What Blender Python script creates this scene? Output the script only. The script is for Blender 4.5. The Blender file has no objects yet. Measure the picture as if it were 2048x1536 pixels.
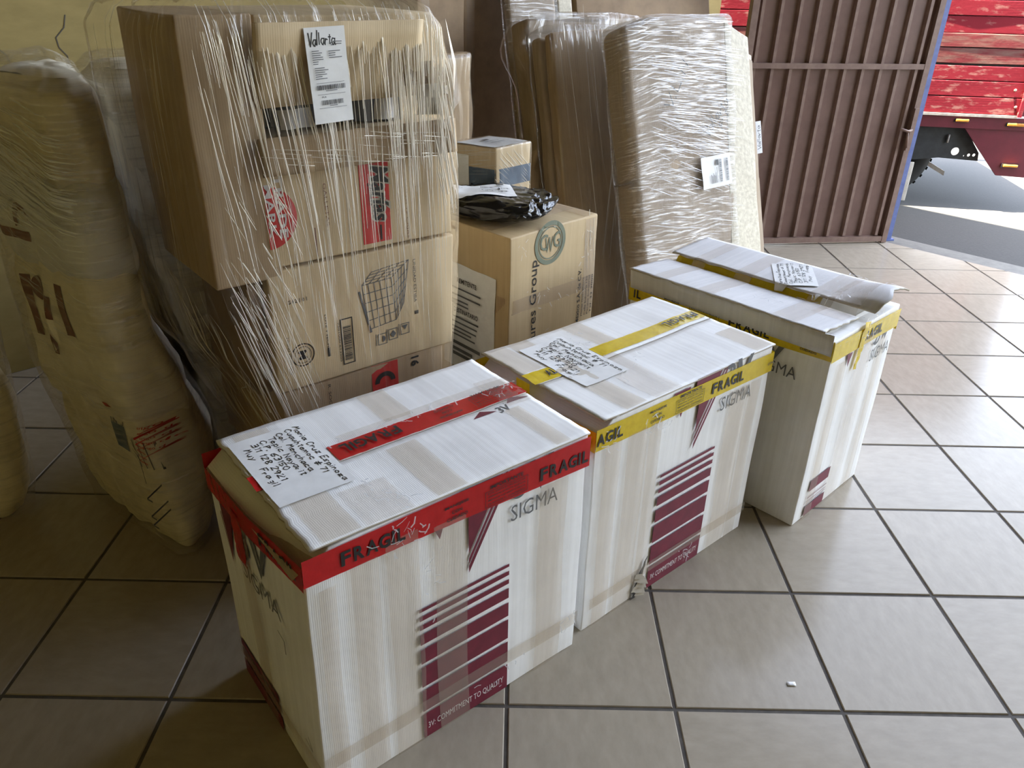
import bpy, bmesh, math, random
from mathutils import Vector, Euler, noise
from mathutils.bvhtree import BVHTree
R = random.Random(7)
SC = bpy.context.scene
COL = SC.collection
V = Vector
def ang(d): return V((math.cos(math.radians(d)), math.sin(math.radians(d)), 0))
Z = V((0, 0, 1))

# ------------------------------------------------------------------ camera, sky, sun, exposure
cam = bpy.data.objects.new('camera', bpy.data.cameras.new('camera'))
COL.objects.link(cam)
cam.location = (-0.0018, -1.2600, 1.5369)
cam.rotation_euler = Euler((1.08126, -0.01743, 0.00957), 'XYZ')
cam.data.sensor_fit = 'HORIZONTAL'
cam.data.sensor_width = 36
cam.data.lens = 36 * 1545 / 2048
cam.data.clip_start = .05
SC.camera = cam
w = bpy.data.worlds.new('world'); SC.world = w; w.use_nodes = True
nt = w.node_tree; nt.nodes.clear()
sky = nt.nodes.new('ShaderNodeTexSky'); sky.sky_type = 'NISHITA'; sky.sun_disc = False
sky.sun_elevation = math.radians(75); sky.sun_rotation = math.radians(270); sky.air_density = 1.0; sky.dust_density = 1.8; sky.ozone_density = 1.0
bg = nt.nodes.new('ShaderNodeBackground'); bg.inputs[1].default_value = .66
wo = nt.nodes.new('ShaderNodeOutputWorld')
hs = nt.nodes.new('ShaderNodeHueSaturation'); hs.inputs['Saturation'].default_value = .5; nt.links.new(sky.outputs[0], hs.inputs['Color']); nt.links.new(hs.outputs[0], bg.inputs[0]); nt.links.new(bg.outputs[0], wo.inputs[0])
sl = bpy.data.lights.new('sun', 'SUN'); sl.energy = 24; sl.angle = .009; sl.color = (1, .90, .72)
sun = bpy.data.objects.new('sun', sl); COL.objects.link(sun)
SUN_AZ, SUN_EL = 180, 73.2          # direction the sun stands in
sd = ang(SUN_AZ) * math.cos(math.radians(SUN_EL)) + Z * math.sin(math.radians(SUN_EL))
sun.rotation_euler = sd.to_track_quat('Z', 'Y').to_euler()
sun.location = (5, 5, 8)
SC.view_settings.view_transform = 'Standard'; SC.view_settings.look = 'None'
SC.view_settings.exposure = 2.0; SC.view_settings.gamma = 1; SC.view_settings.use_curve_mapping = False
cy = SC.cycles
cy.max_bounces = 10; cy.diffuse_bounces = 5; cy.glossy_bounces = 4; cy.transmission_bounces = 4; cy.transparent_max_bounces = 24
cy.caustics_reflective = False; cy.caustics_refractive = False; cy.use_denoising = True
cy.sample_clamp_indirect = 6

# ------------------------------------------------------------------ materials
def mat(name): 
    m = bpy.data.materials.new(name); m.use_nodes = True; n = m.node_tree; n.nodes.clear()
    out = n.nodes.new('ShaderNodeOutputMaterial'); return m, n, out
def N(n, t, **k):
    x = n.nodes.new(t)
    for a, v in k.items():
        if a.startswith('i_'): 
            s = a[2:]; s = int(s) if s.isdigit() else s.replace('_', ' ')
            x.inputs[s].default_value = v
        else: setattr(x, a, v)
    return x
def math_n(n, op, a, b=None, clamp=False):
    x = n.nodes.new('ShaderNodeMath'); x.operation = op; x.use_clamp = clamp
    for i, v in enumerate((a, b)):
        if v is None: continue
        if hasattr(v, 'links'): n.links.new(v, x.inputs[i])
        else: x.inputs[i].default_value = v
    return x.outputs[0]
def ramp(n, src, stops):
    r = n.nodes.new('ShaderNodeValToRGB'); e = r.color_ramp.elements
    while len(e) > len(stops): e.remove(e[-1])
    while len(e) < len(stops): e.new(.5)
    for el, (p, c) in zip(e, stops):
        el.position = p; el.color = (*c, 1) if len(c) == 3 else c
    n.links.new(src, r.inputs[0]); return r.outputs[0]
def coords(n, kind='UV', scale=(1, 1, 1), rot=(0, 0, 0)):
    t = n.nodes.new('ShaderNodeTexCoord'); m = n.nodes.new('ShaderNodeMapping')
    m.inputs['Scale'].default_value = scale; m.inputs['Rotation'].default_value = rot
    n.links.new(t.outputs[kind], m.inputs[0]); return m.outputs[0]
def noise_n(n, vec, scale, detail=3, rough=.5, dist=0):
    x = N(n, 'ShaderNodeTexNoise', i_Scale=scale, i_Detail=detail, i_Roughness=rough, i_Distortion=dist)
    n.links.new(vec, x.inputs[0]); return x.outputs[0]
def surf(name, c1, c2=None, rough=.6, scale=(4, 4, 4), nscale=3, kind='UV', bump=.1, bscale=80, metal=0, spec=.5, rough2=None, detail=4, stops=(.35, .65), bump_aniso=(1, 1, 1), rand=False):
    """general painted/paper surface: two tones mixed by noise, fine bump"""
    m, n, out = mat(name); p = N(n, 'ShaderNodeBsdfPrincipled', i_Roughness=rough, i_Metallic=metal)
    p.inputs['Specular IOR Level'].default_value = spec
    v = coords(n, kind, scale)
    if rand:
        oi = n.nodes.new('ShaderNodeObjectInfo'); ad = n.nodes.new('ShaderNodeVectorMath'); ad.operation = 'ADD'
        sc_ = n.nodes.new('ShaderNodeVectorMath'); sc_.operation = 'SCALE'; n.links.new(oi.outputs['Random'], sc_.inputs[3]); sc_.inputs[0].default_value = (37, 91, 53)
        n.links.new(v, ad.inputs[0]); n.links.new(sc_.outputs[0], ad.inputs[1]); v = ad.outputs[0]
    f = noise_n(n, v, nscale, detail, .6)
    c2 = c2 or tuple(x * .85 for x in c1)
    n.links.new(ramp(n, f, [(stops[0], c2), (stops[1], c1)]), p.inputs['Base Color'])
    if rough2 is not None: n.links.new(ramp(n, f, [(.3, (rough2,) * 3), (.7, (rough,) * 3)]), p.inputs['Roughness'])
    if bump:
        b = N(n, 'ShaderNodeBump', i_Strength=bump, i_Distance=.002)
        n.links.new(noise_n(n, coords(n, kind, bump_aniso), bscale, 3), b.inputs['Height']); n.links.new(b.outputs[0], p.inputs['Normal'])
    n.links.new(p.outputs[0], out.inputs[0]); return m
def card(name, c1, c2, flute=150, rough=.62, streak=.5, bump=.25, spec=.3):
    """corrugated board: flute lines run along v, plus faint smudges"""
    m, n, out = mat(name); p = N(n, 'ShaderNodeBsdfPrincipled', i_Roughness=rough)
    p.inputs['Specular IOR Level'].default_value = spec
    f = noise_n(n, coords(n, 'UV', (60, 1.2, 1)), 1, 3, .6); g = noise_n(n, coords(n, 'UV', (5, 5, 1)), 1, 4, .6)
    s = math_n(n, 'ADD', math_n(n, 'MULTIPLY', f, streak), math_n(n, 'MULTIPLY', g, 1 - streak))
    n.links.new(ramp(n, s, [(.36, c2), (.6, c1)]), p.inputs['Base Color'])
    wv = N(n, 'ShaderNodeTexWave', i_Scale=flute / 6.28 * 3.14, i_Distortion=.6, i_Detail=1); wv.bands_direction = 'X'
    n.links.new(coords(n, 'UV'), wv.inputs[0])
    h = math_n(n, 'ADD', math_n(n, 'MULTIPLY', wv.outputs[1], .35), f)
    b = N(n, 'ShaderNodeBump', i_Strength=bump, i_Distance=.0012); n.links.new(h, b.inputs['Height'])
    n.links.new(b.outputs[0], p.inputs['Normal']); n.links.new(p.outputs[0], out.inputs[0]); return m
def film(name, base=.12, k=.6, sc=(70, 3), rot=0, tint=(.9, .89, .86), rough=.2, lo=.5, hi=.72, bump=.6, gl=.35):
    """stretch film: clear, whiter and glossier where it is gathered into folds"""
    m, n, out = mat(name)
    f = noise_n(n, coords(n, 'UV', (sc[0], sc[1], 1), (0, 0, math.radians(rot))), 1, 3, .55, .3)
    g = noise_n(n, coords(n, 'UV', (sc[0] * .45, sc[1] * 2, 1), (0, 0, math.radians(rot + 12))), 1, 4, .6, .6)
    st = ramp(n, f, [(lo, (0, 0, 0)), (hi, (1, 1, 1))]); st2 = ramp(n, g, [(lo + .03, (0, 0, 0)), (hi + .06, (1, 1, 1))])
    s = math_n(n, 'ADD', math_n(n, 'MULTIPLY', st, .7), math_n(n, 'MULTIPLY', st2, .5), True)
    big = ramp(n, noise_n(n, coords(n, 'UV', (3, 2, 1)), 1, 2), [(.35, (.35,) * 3), (.65, (1,) * 3)])
    s = math_n(n, 'MULTIPLY', s, big)
    bp = N(n, 'ShaderNodeBump', i_Strength=bump, i_Distance=.006); n.links.new(math_n(n, 'ADD', f, g), bp.inputs['Height'])
    df_ = N(n, 'ShaderNodeBsdfDiffuse'); df_.inputs[0].default_value = (*tint, 1); tl = N(n, 'ShaderNodeBsdfTranslucent'); tl.inputs[0].default_value = (*tint, 1)
    d = N(n, 'ShaderNodeMixShader'); d.inputs[0].default_value = .4; n.links.new(df_.outputs[0], d.inputs[1]); n.links.new(tl.outputs[0], d.inputs[2])
    tr = N(n, 'ShaderNodeBsdfTransparent'); tr.inputs[0].default_value = (.985, .98, .97, 1)
    gs = N(n, 'ShaderNodeBsdfGlossy', i_Roughness=rough); gs.inputs[0].default_value = (1, .98, .95, 1)
    for q in (df_, gs): n.links.new(bp.outputs[0], q.inputs['Normal'])
    mx = N(n, 'ShaderNodeMixShader'); n.links.new(math_n(n, 'ADD', base, math_n(n, 'MULTIPLY', s, k), True), mx.inputs[0])
    n.links.new(tr.outputs[0], mx.inputs[1]); n.links.new(d.outputs[0], mx.inputs[2])
    fr = N(n, 'ShaderNodeFresnel', i_IOR=1.45)
    mg = N(n, 'ShaderNodeMixShader'); n.links.new(math_n(n, 'ADD', math_n(n, 'MULTIPLY', fr.outputs[0], .4), math_n(n, 'MULTIPLY', s, gl), True), mg.inputs[0])
    n.links.new(mx.outputs[0], mg.inputs[1]); n.links.new(gs.outputs[0], mg.inputs[2]); n.links.new(mg.outputs[0], out.inputs[0]); return m
def seethrough(name, col, alpha, rough=.25, bump=.15, sc=(40, 40, 1), tint=None):
    """adhesive tape: tinted skin that lets the print underneath show"""
    m, n, out = mat(name); p = N(n, 'ShaderNodeBsdfPrincipled', i_Roughness=rough); p.inputs['Base Color'].default_value = (*col, 1)
    tr = N(n, 'ShaderNodeBsdfTransparent'); tr.inputs[0].default_value = (*(tint or [min(1, c * 1.1 + .05) for c in col]), 1)
    mx = N(n, 'ShaderNodeMixShader')
    f = noise_n(n, coords(n, 'UV', sc), 1, 4, .6)
    n.links.new(ramp(n, f, [(.3, (alpha * .85,) * 3), (.7, (min(1, alpha * 1.1),) * 3)]), mx.inputs[0])
    b = N(n, 'ShaderNodeBump', i_Strength=bump, i_Distance=.004); n.links.new(f, b.inputs['Height']); n.links.new(b.outputs[0], p.inputs['Normal'])
    n.links.new(tr.outputs[0], mx.inputs[1]); n.links.new(p.outputs[0], mx.inputs[2]); n.links.new(mx.outputs[0], out.inputs[0]); return m

def pleat(name, col, alpha):
    """several layers of film gathered into a cord: shiny, half clear, whitened to stand in for glints"""
    m, n, out = mat(name); df = N(n, 'ShaderNodeBsdfDiffuse'); df.inputs[0].default_value = (*col, 1); tl = N(n, 'ShaderNodeBsdfTranslucent'); tl.inputs[0].default_value = (*col, 1)
    gs = N(n, 'ShaderNodeBsdfGlossy', i_Roughness=.16); gs.inputs[0].default_value = (*col, 1); tr = N(n, 'ShaderNodeBsdfTransparent')
    def mix(f, a, b):
        x = N(n, 'ShaderNodeMixShader'); x.inputs[0].default_value = f; n.links.new(a.outputs[0], x.inputs[1]); n.links.new(b.outputs[0], x.inputs[2]); return x
    r = mix(alpha, tr, mix(.22, mix(.3, df, tl), gs)); n.links.new(r.outputs[0], out.inputs[0]); return m
M = {}
M['white'] = card('white_card', (.86, .855, .84), (.73, .72, .70))
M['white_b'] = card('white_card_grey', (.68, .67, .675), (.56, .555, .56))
M['inner'] = surf('raw_board', (.52, .47, .38), (.44, .39, .31), .75, (6, 6, 6), bump=.15)
M['kraft'] = card('kraft_board', (.66, .515, .32), (.56, .43, .26), 120, .65)
M['kraft_b'] = card('kraft_board_brown', (.47, .345, .21), (.38, .27, .16), 120, .65)
M['kraft_c'] = card('kraft_board_gold', (.54, .41, .235), (.46, .34, .19), 120, .6)
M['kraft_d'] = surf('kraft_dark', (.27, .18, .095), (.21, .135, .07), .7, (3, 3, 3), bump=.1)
M['wrapcard'] = card('package_board', (.45, .355, .255), (.36, .28, .20), 60, .6, .5, .3)
M['wrapcard_b'] = card('package_board_tan', (.43, .315, .19), (.35, .25, .15), 60, .6, .5, .3)
M['foam'] = surf('foam_edge', (.66, .60, .46), (.48, .42, .31), .5, (14, 14, 14), bump=.4, bscale=60)
M['sack'] = surf('sack_paper', (.86, .78, .60), (.72, .65, .50), .7, (5, 5, 5), bump=.3, bscale=14)
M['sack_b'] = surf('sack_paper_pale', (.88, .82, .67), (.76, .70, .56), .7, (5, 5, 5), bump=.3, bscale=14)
M['dark'] = surf('dark_contents', (.035, .03, .028), (.02, .017, .015), .6, bump=.2)
M['ink'] = surf('black_ink', (.018, .017, .017), (.012,) * 3, .5, bump=0)
M['grey'] = surf('grey_ink', (.13, .135, .14), (.10,) * 3, .55, bump=0)
M['pale_ink'] = surf('faded_ink', (.30, .27, .22), (.24, .21, .17), .6, bump=0)
M['green_ink'] = surf('green_ink', (.17, .19, .13), (.14, .16, .11), .6, bump=0)
M['maroon'] = surf('maroon_ink', (.165, .016, .034), (.125, .012, .027), .5, (9, 9, 9), bump=0)
M['red_ink'] = surf('red_ink', (.62, .035, .03), (.5, .025, .02), .55, (9, 9, 9), bump=0)
M['brown_ink'] = surf('brown_ink', (.20, .075, .05), (.15, .055, .035), .6, bump=0)
M['blue_ink'] = surf('blue_ink', (.10, .15, .22), (.06, .09, .14), .6, bump=0)
M['white_ink'] = surf('white_ink', (.72, .68, .66), (.62, .58, .56), .6, bump=0)
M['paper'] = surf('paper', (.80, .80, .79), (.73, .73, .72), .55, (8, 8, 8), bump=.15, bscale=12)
M['tape_red'] = seethrough('red_tape', (.52, .012, .014), .86, .22)
M['tape_yel'] = seethrough('yellow_tape', (.68, .50, .012), .86, .25)
M['clear'] = seethrough('clear_tape', (.60, .54, .46), .20, .2, .25, (30, 6, 1), (.95, .92, .88))
M['clear_w'] = seethrough('clear_tape_glossy', (.75, .72, .68), .16, .1, .7, (70, 14, 1), (.96, .94, .92))
M['film_main'] = film('film_main', .01, .22, (60, 2.0), 4, lo=.55, hi=.70, tint=(.95, .90, .79), gl=.10, rough=.14)
M['film_soft'] = film('film_soft', .02, .16, (40, 4), 0, lo=.52, hi=.78)
M['film_sack'] = film('film_sack', .05, .5, (4, 60), 8, lo=.5, hi=.72, tint=(.8, .78, .7))
M['film_white'] = film('film_white', .07, .55, (9, 95), 5, lo=.50, hi=.70, rough=.22, tint=(.86, .87, .88), gl=.45)
M['fold_glint'] = pleat('film_fold_glint', (.98, .93, .82), .80)  # near-white diffuse colour paints the bright streaks along the pleats
M['fold_glint_w'] = pleat('film_fold_glint_white', (.92, .94, .97), .66)  # painted glints in a cooler white
M['black_poly'] = surf('black_poly', (.010, .010, .011), (.006,) * 3, .16, (9, 9, 9), bump=.5, bscale=30)
M['tile'] = surf('glazed_tile', (.385, .334, .262), (.31, .268, .208), .20, (7, 15, 7), 2.6, 'Object', .05, 90, spec=.20, detail=10, stops=(.25, .75), rand=True)
M['grout'] = surf('grout', (.10, .088, .075), (.065, .057, .05), .85, (9, 9, 9), kind='Object', bump=.4)
M['sill'] = surf('threshold_concrete', (.13, .125, .11), (.10, .095, .085), .75, (5, 5, 5), kind='Object', bump=.3)
M['asphalt'] = surf('asphalt', (.034, .033, .031), (.022, .0215, .021), .9, (30, 30, 30), 3, 'Object', .6, 60, stops=(.3, .7))
M['wall'] = surf('yellow_plaster', (.33, .245, .085), (.27, .20, .066), .75, (2, 2, 5), kind='Object', bump=.35, bscale=22)
M['wallg'] = surf('grey_plaster', (.15, .13, .105), (.12, .10, .08), .8, (2, 2, 2), kind='Object', bump=.2)
M['ceil'] = surf('ceiling_plaster', (.20, .18, .14), (.17, .15, .12), .8, (2, 2, 2), kind='Object', bump=.1)
M['gate'] = surf('brown_paint', (.15, .084, .066), (.125, .066, .052), .42, (3, 3, 3), kind='Object', bump=.1)
M['gate_l'] = surf('brown_paint_pale', (.22, .145, .115), (.17, .105, .085), .45, (6, 6, 6), kind='Object', bump=.1)  # paler brown for ribs, rails, stiles and lock
M['blue'] = surf('blue_paint', (.12, .16, .36), (.08, .11, .27), .5, (6, 6, 6), kind='Object', bump=.15)
M['truck'] = surf('red_paint_scuffed', (.22, .017, .027), (.34, .15, .13), .55, (5, 9, 16), 1.8, 'Object', .25, 40, spec=.15, detail=9, stops=(.32, .45), rand=True)
M['truck_w'] = surf('worn_red_plank', (.17, .032, .036), (.20, .11, .09), .7, (3, 9, 20), 1.6, 'Object', .3, 40, spec=.12, detail=8, stops=(.36, .6), rand=True)
M['chip'] = surf('bare_wood', (.55, .42, .33), (.4, .3, .22), .8, bump=.1)
M['skirt'] = surf('maroon_paint', (.13, .016, .026), (.10, .012, .02), .4, (3, 3, 3), kind='Object', bump=.1)
M['steel'] = surf('grey_steel', (.40, .38, .36), (.28, .25, .23), .5, (8, 8, 8), kind='Object', metal=.3)
M['black'] = surf('chassis_black', (.030, .032, .034), (.018, .019, .02), .5, (6, 6, 6), kind='Object', bump=.2)
M['rubber'] = surf('rubber', (.022, .021, .020), (.014,) * 3, .75, (8, 8, 8), kind='Object', bump=.3)
M['amber'] = surf('amber_lens', (.62, .26, .04), (.5, .2, .03), .3, (9, 9, 9), kind='Object', bump=.2)
M['mud'] = surf('pale_rubber', (.58, .54, .47), (.46, .42, .36), .7, (8, 8, 8), kind='Object')

# ------------------------------------------------------------------ mesh helpers
class MB:
    def __init__(s): s.v, s.f, s.uv = [], [], []
    def add(s, vs, fs, uvs=None):
        o = len(s.v); s.v += [tuple(x) for x in vs]; s.f += [tuple(i + o for i in f) for f in fs]
        s.uv += [tuple(u) for u in (uvs or [(x[0], x[1]) for x in vs])]
    def grid(s, fn, us, vs, uvf=None):
        nu, nv = len(us), len(vs); P, U = [], []
        for b in vs:
            for a in us: P.append(fn(a, b)); U.append(uvf(a, b) if uvf else (a, b))
        s.add(P, [(j * nu + i, j * nu + i + 1, (j + 1) * nu + i + 1, (j + 1) * nu + i) for j in range(nv - 1) for i in range(nu - 1)], U)
    def box(s, o, U, W, H):
        """box from corner o with edge vectors U, W, H"""
        o, U, W, H = V(o), V(U), V(W), V(H)
        for a, b, c in ((U, H, V()), (W, H, U), (U, H, W), (W, H, V()), (U, W, H), (U, W, V())):
            fl = (a.cross(b)).dot(c + c - (U + W + H)) ; p = o + c if c.length else o
            q = [p, p + a, p + a + b, p + b]; la, lb = a.length, b.length
            s.add(q, [(0, 1, 2, 3)] , [(0, 0), (la, 0), (la, lb), (0, lb)])
    def tube(s, pts, r, n=8, cap=True):
        pts = [V(p) for p in pts]; rs = r if isinstance(r, (list, tuple)) else [r] * len(pts); vs, uv = [], []
        for i, p in enumerate(pts):
            t = (pts[min(i + 1, len(pts) - 1)] - pts[max(i - 1, 0)]).normalized(); a = t.orthogonal().normalized(); b = t.cross(a)
            for k in range(n):
                th = k * 2 * math.pi / n; vs.append(p + (a * math.cos(th) + b * math.sin(th)) * rs[i]); uv.append((k / n, i))
        fs = [(i * n + k, i * n + (k + 1) % n, (i + 1) * n + (k + 1) % n, (i + 1) * n + k) for i in range(len(pts) - 1) for k in range(n)]
        if cap: fs += [tuple(range(n))[::-1], tuple((len(pts) - 1) * n + k for k in range(n))]
        s.add(vs, fs, uv)
    def build(s, name, m, parent=None, smooth=False, merge=0, label=None, solid=0):
        me = bpy.data.meshes.new(name); me.from_pydata(s.v, [], s.f)
        ul = me.uv_layers.new(name='UVMap')
        li = [0] * len(me.loops); me.loops.foreach_get('vertex_index', li)
        ul.data.foreach_set('uv', [c for i in li for c in s.uv[i]])
        me.materials.append(M[m] if isinstance(m, str) else m)
        if merge or smooth or True:
            b = bmesh.new(); b.from_mesh(me)
            if merge: bmesh.ops.remove_doubles(b, verts=b.verts, dist=merge)
            bmesh.ops.recalc_face_normals(b, faces=b.faces) if merge else None
            b.to_mesh(me); b.free()
        if smooth: me.polygons.foreach_set('use_smooth', [True] * len(me.polygons))
        o = bpy.data.objects.new(name, me); COL.objects.link(o)
        if parent: o.parent = parent
        if solid: md = o.modifiers.new('thickness', 'SOLIDIFY'); md.thickness = solid; md.offset = 0
        if label: o['label'] = label
        return o
def thing(name, label, cat, group=None, loc=(0, 0, 0)):
    o = bpy.data.objects.new(name, None); COL.objects.link(o); o['label'] = label; o['category'] = cat; o.empty_display_size = .1
    if group: o['group'] = group
    return o
def struct(o): o['kind'] = 'structure'; return o
def lin(a, b, n): return [a + (b - a) * i / (n - 1) for i in range(n)]

def rbox(o, U, W, H, r=.004, seg=2, cuts=3, deform=None):
    """rounded box: corner o, edge vectors U W H. returns an MB. deform(p, (a,b,c)) -> p with a,b,c in 0..1"""
    mb = MB(); dims = (U.length, W.length, H.length); ax = (U.normalized(), W.normalized(), H.normalized())
    def coord(L):
        n = max(cuts, 2); inner = lin(-L / 2 + r, L / 2 - r, n + 1)
        e = [r * (1 - math.tan(math.pi / 4 * (1 - k / seg))) for k in range(seg)]
        return [-L / 2 + x for x in e] + inner + [L / 2 - x for x in reversed(e)]
    cs = [coord(L) for L in dims]; cen = o + (U + W + H) / 2
    def pt(p):
        inn = [max(-L / 2 + r, min(L / 2 - r, x)) for x, L in zip(p, dims)]
        d = V([x - y for x, y in zip(p, inn)]); d = d.normalized() * r if d.length > 1e-9 else d
        q = V(inn) + d; P = cen + ax[0] * q[0] + ax[1] * q[1] + ax[2] * q[2]
        return deform(P, tuple((x + L / 2) / L for x, L in zip(q, dims))) if deform else P
    for k in range(3):
        i, j = [(0, 2), (1, 2), (0, 1)][k]; kk = 3 - i - j
        for sgn in (-1, 1):
            def fn(a, b):
                p = [0, 0, 0]; p[i] = a; p[j] = b; p[kk] = sgn * dims[kk] / 2; return pt(p)
            mb.grid(fn, cs[i], cs[j], lambda a, b: (a + dims[i] / 2, b + dims[j] / 2))
    return mb
def nz(p, s, seed=0): return noise.noise(V(p) * s + V((seed, seed * 1.7, seed * .3)))
def crumple(amt, s, seed, n=None):
    def f(p, q):
        d = V((nz(p, s, seed), nz(p, s, seed + 11), nz(p, s, seed + 23))); return p + d * amt
    return f
class Face:
    """a flat face with origin, two unit axes and outward normal; art is drawn in metres on it"""
    def __init__(s, o, U, W, n=None): s.o, s.U, s.W = V(o), V(U).normalized(), V(W).normalized(); s.n = V(n) if n else s.U.cross(s.W)
    def __call__(s, u, v, d=0): return s.o + s.U * u + s.W * v + s.n * d
    def sub(s, u, v, rot=0): return Sub(s, u, v, rot)
class Hit(Face):
    """the same, but every point is dropped on the surface of a mesh"""
    def __init__(s, bvh, o, U, W, n=None): Face.__init__(s, o, U, W, n); s.b = bvh
    def __call__(s, u, v, d=0):
        p = s.o + s.U * u + s.W * v; h = s.b.ray_cast(p + s.n * .3, -s.n)
        return (h[0] if h[0] else p) + s.n * d
    def ok(s, u, v): return s.b.ray_cast(s.o + s.U * u + s.W * v + s.n * .3, -s.n)[0] is not None
class Sub:
    """a smaller, turned sheet lying on another face"""
    def __init__(s, f, u, v, rot): s.f, s.u, s.v, s.c, s.t = f, u, v, math.cos(math.radians(rot)), math.sin(math.radians(rot))
    def __call__(s, a, b, d=0): return s.f(s.u + a * s.c - b * s.t, s.v + a * s.t + b * s.c, d)
    def sub(s, u, v, rot=0): return Sub(s, u, v, rot)
class Warp(Face):
    """a face whose height follows a function of its own coordinates"""
    def __init__(s, o, U, W, fn, n=None): Face.__init__(s, o, U, W, n); s.fn = fn
    def __call__(s, u, v, d=0): return s.o + s.U * u + s.W * v + s.n * (d + s.fn(u, v))
def bvh(ob):
    return BVHTree.FromPolygons([v.co.copy() for v in ob.data.vertices], [tuple(p.vertices) for p in ob.data.polygons])
TC = {}
def text2d(s, bold=0, shear=0, res=2):
    k = (s, bold, shear)
    if k in TC: return TC[k]
    c = bpy.data.curves.new('t', 'FONT'); c.body = s; c.resolution_u = res; c.offset = bold; c.shear = shear; c.fill_mode = 'FRONT'
    o = bpy.data.objects.new('t', c); me = bpy.data.meshes.new_from_object(o)
    vs = [(v.co.x, v.co.y) for v in me.vertices]; fs = [tuple(p.vertices) for p in me.polygons]
    bpy.data.objects.remove(o); bpy.data.meshes.remove(me); bpy.data.curves.remove(c)
    TC[k] = (vs, fs); return TC[k]
def put_text(mb, F, s, u0, v0, u1, v1, d=.0006, bold=0, shear=0):
    vs, fs = text2d(s, bold, shear)
    if not vs: return
    x0, x1 = min(v[0] for v in vs), max(v[0] for v in vs); y0, y1 = min(v[1] for v in vs), max(v[1] for v in vs)
    mb.add([F(u0 + (x - x0) / (x1 - x0) * (u1 - u0), v0 + (y - y0) / (y1 - y0) * (v1 - v0), d) for x, y in vs], fs)
def put_poly(mb, F, pts, d=.0005): mb.add([F(u, v, d) for u, v in pts], [tuple(range(len(pts)))], pts)
def put_rect(mb, F, u0, v0, u1, v1, d=.0005, nu=2, nv=2): mb.grid(lambda a, b: F(a, b, d), lin(u0, u1, nu), lin(v0, v1, nv))
def put_line(mb, F, pts, wd, d=.0007):
    for (a, b), (c, e) in zip(pts, pts[1:]):
        t = V((c - a, e - b, 0)); L = t.length
        if L < 1e-7: continue
        t /= L; n = V((-t.y, t.x, 0)) * wd / 2; x = t * wd * .4
        q = [V((a, b, 0)) - x - n, V((c, e, 0)) + x - n, V((c, e, 0)) + x + n, V((a, b, 0)) - x + n]
        mb.add([F(p.x, p.y, d) for p in q], [(0, 1, 2, 3)], [(p.x, p.y) for p in q])
def put_ring(mb, F, cu, cv, r0, r1, d=.0006, n=32, a0=0, a1=360):
    P = []
    for i in range(n + 1):
        t = math.radians(a0 + (a1 - a0) * i / n); P += [(cu + r0 * math.cos(t), cv + r0 * math.sin(t)), (cu + r1 * math.cos(t), cv + r1 * math.sin(t))]
    mb.add([F(a, b, d) for a, b in P], [(2 * i, 2 * i + 1, 2 * i + 3, 2 * i + 2) for i in range(n)], P)
# single-stroke hand lettering on a 4 x 6 grid
G = {'M': ['00 16 23 36 40'], 'a': ['33 13 02 01 10 20 32', '33 31 40'], 'r': ['03 00', '02 13 23'], 'i': ['03 00', '04.6 05'], 'C': ['35 26 16 04 02 10 20 31'], 'u': ['03 01 10 20 33', '33 30'],
     'z': ['03 33 00 30'], 'E': ['36 06 00 30', '03 23'], 's': ['33 13 02 21 20 00'], 'p': ['03 0-2', '02 13 23 31 20 00'], 'n': ['03 00', '02 13 23 30'], 'o': ['13 02 01 10 20 31 32 23 13'],
     'h': ['06 00', '02 13 23 30'], 't': ['15 10 20', '04 24'], 'e': ['02 32 23 13 02 01 10 30'], 'm': ['03 00', '02 13 20', '22 33 40'], 'c': ['33 13 02 01 10 30'], 'l': ['06 00'],
     '.': ['00 00.5'], '#': ['10 26', '20 36', '02 42', '04 44'], 'T': ['06 46', '26 20'], 'N': ['00 06 30 36'], 'y': ['03 11', '33 0-2'], 'P': ['00 06 26 35 24 03'], 'F': ['00 06 36', '03 23'],
     'g': ['33 13 02 11 31', '33 3-1 1-2'], 'V': ['06 20 46'], 'v': ['03 20 33'], 'f': ['36 25 20', '14 34'], 'U': ['06 01 10 20 31 36'], 'L': ['06 00 30'],
     '0': ['16 04 02 10 20 32 34 26 16'], '1': ['05 16 10'], '2': ['05 16 26 35 00 30'], '3': ['06 26 34 13 33 31 20 00'], '5': ['36 06 03 23 31 20 00'], '6': ['36 04 01 10 20 32 23 03'],
     '7': ['06 36 10'], '8': ['13 05 16 26 35 13 02 10 20 31 23 13'], '9': ['34 13 05 16 26 34 20'], '-': ['03 23']}
import re
def hand(mb, F, s, u0, v0, size, wd, seed=0, slant=.12, wide=None):
    rr = random.Random(seed); x = 0; adv = 4.4; sc = size / 6; n = len(s)
    tot = sum({'l': 2, 'i': 2, '.': 2, '1': 2.6, 'r': 3.4, 't': 3.4, ' ': 3, 'M': 5.2, '#': 5.2, 'm': 5}.get(c, adv) for c in s); kx = sc if wide is None else wide / max(1, tot - 1)
    for ch in s:
        if ch != ' ':
            dy = rr.uniform(-.5, .5); k = rr.uniform(.9, 1.1)
            for st in G.get(ch, ['00 06 36 30 00']):
                pts = []
                for tok in st.split():
                    px, py = re.match(r'(\d)(-?[\d.]+)', tok).groups(); px, py = float(px) + rr.uniform(-.25, .25), float(py) * k + dy + rr.uniform(-.25, .25)
                    pts.append((u0 + (x + px) * kx + py * sc * slant, v0 + py * sc))
                put_line(mb, F, pts, wd)
        x += {'l': 2, 'i': 2, '.': 2, '1': 2.6, 'r': 3.4, 't': 3.4, ' ': 3, 'M': 5.2, '#': 5.2, 'm': 5}.get(ch, adv)

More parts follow.
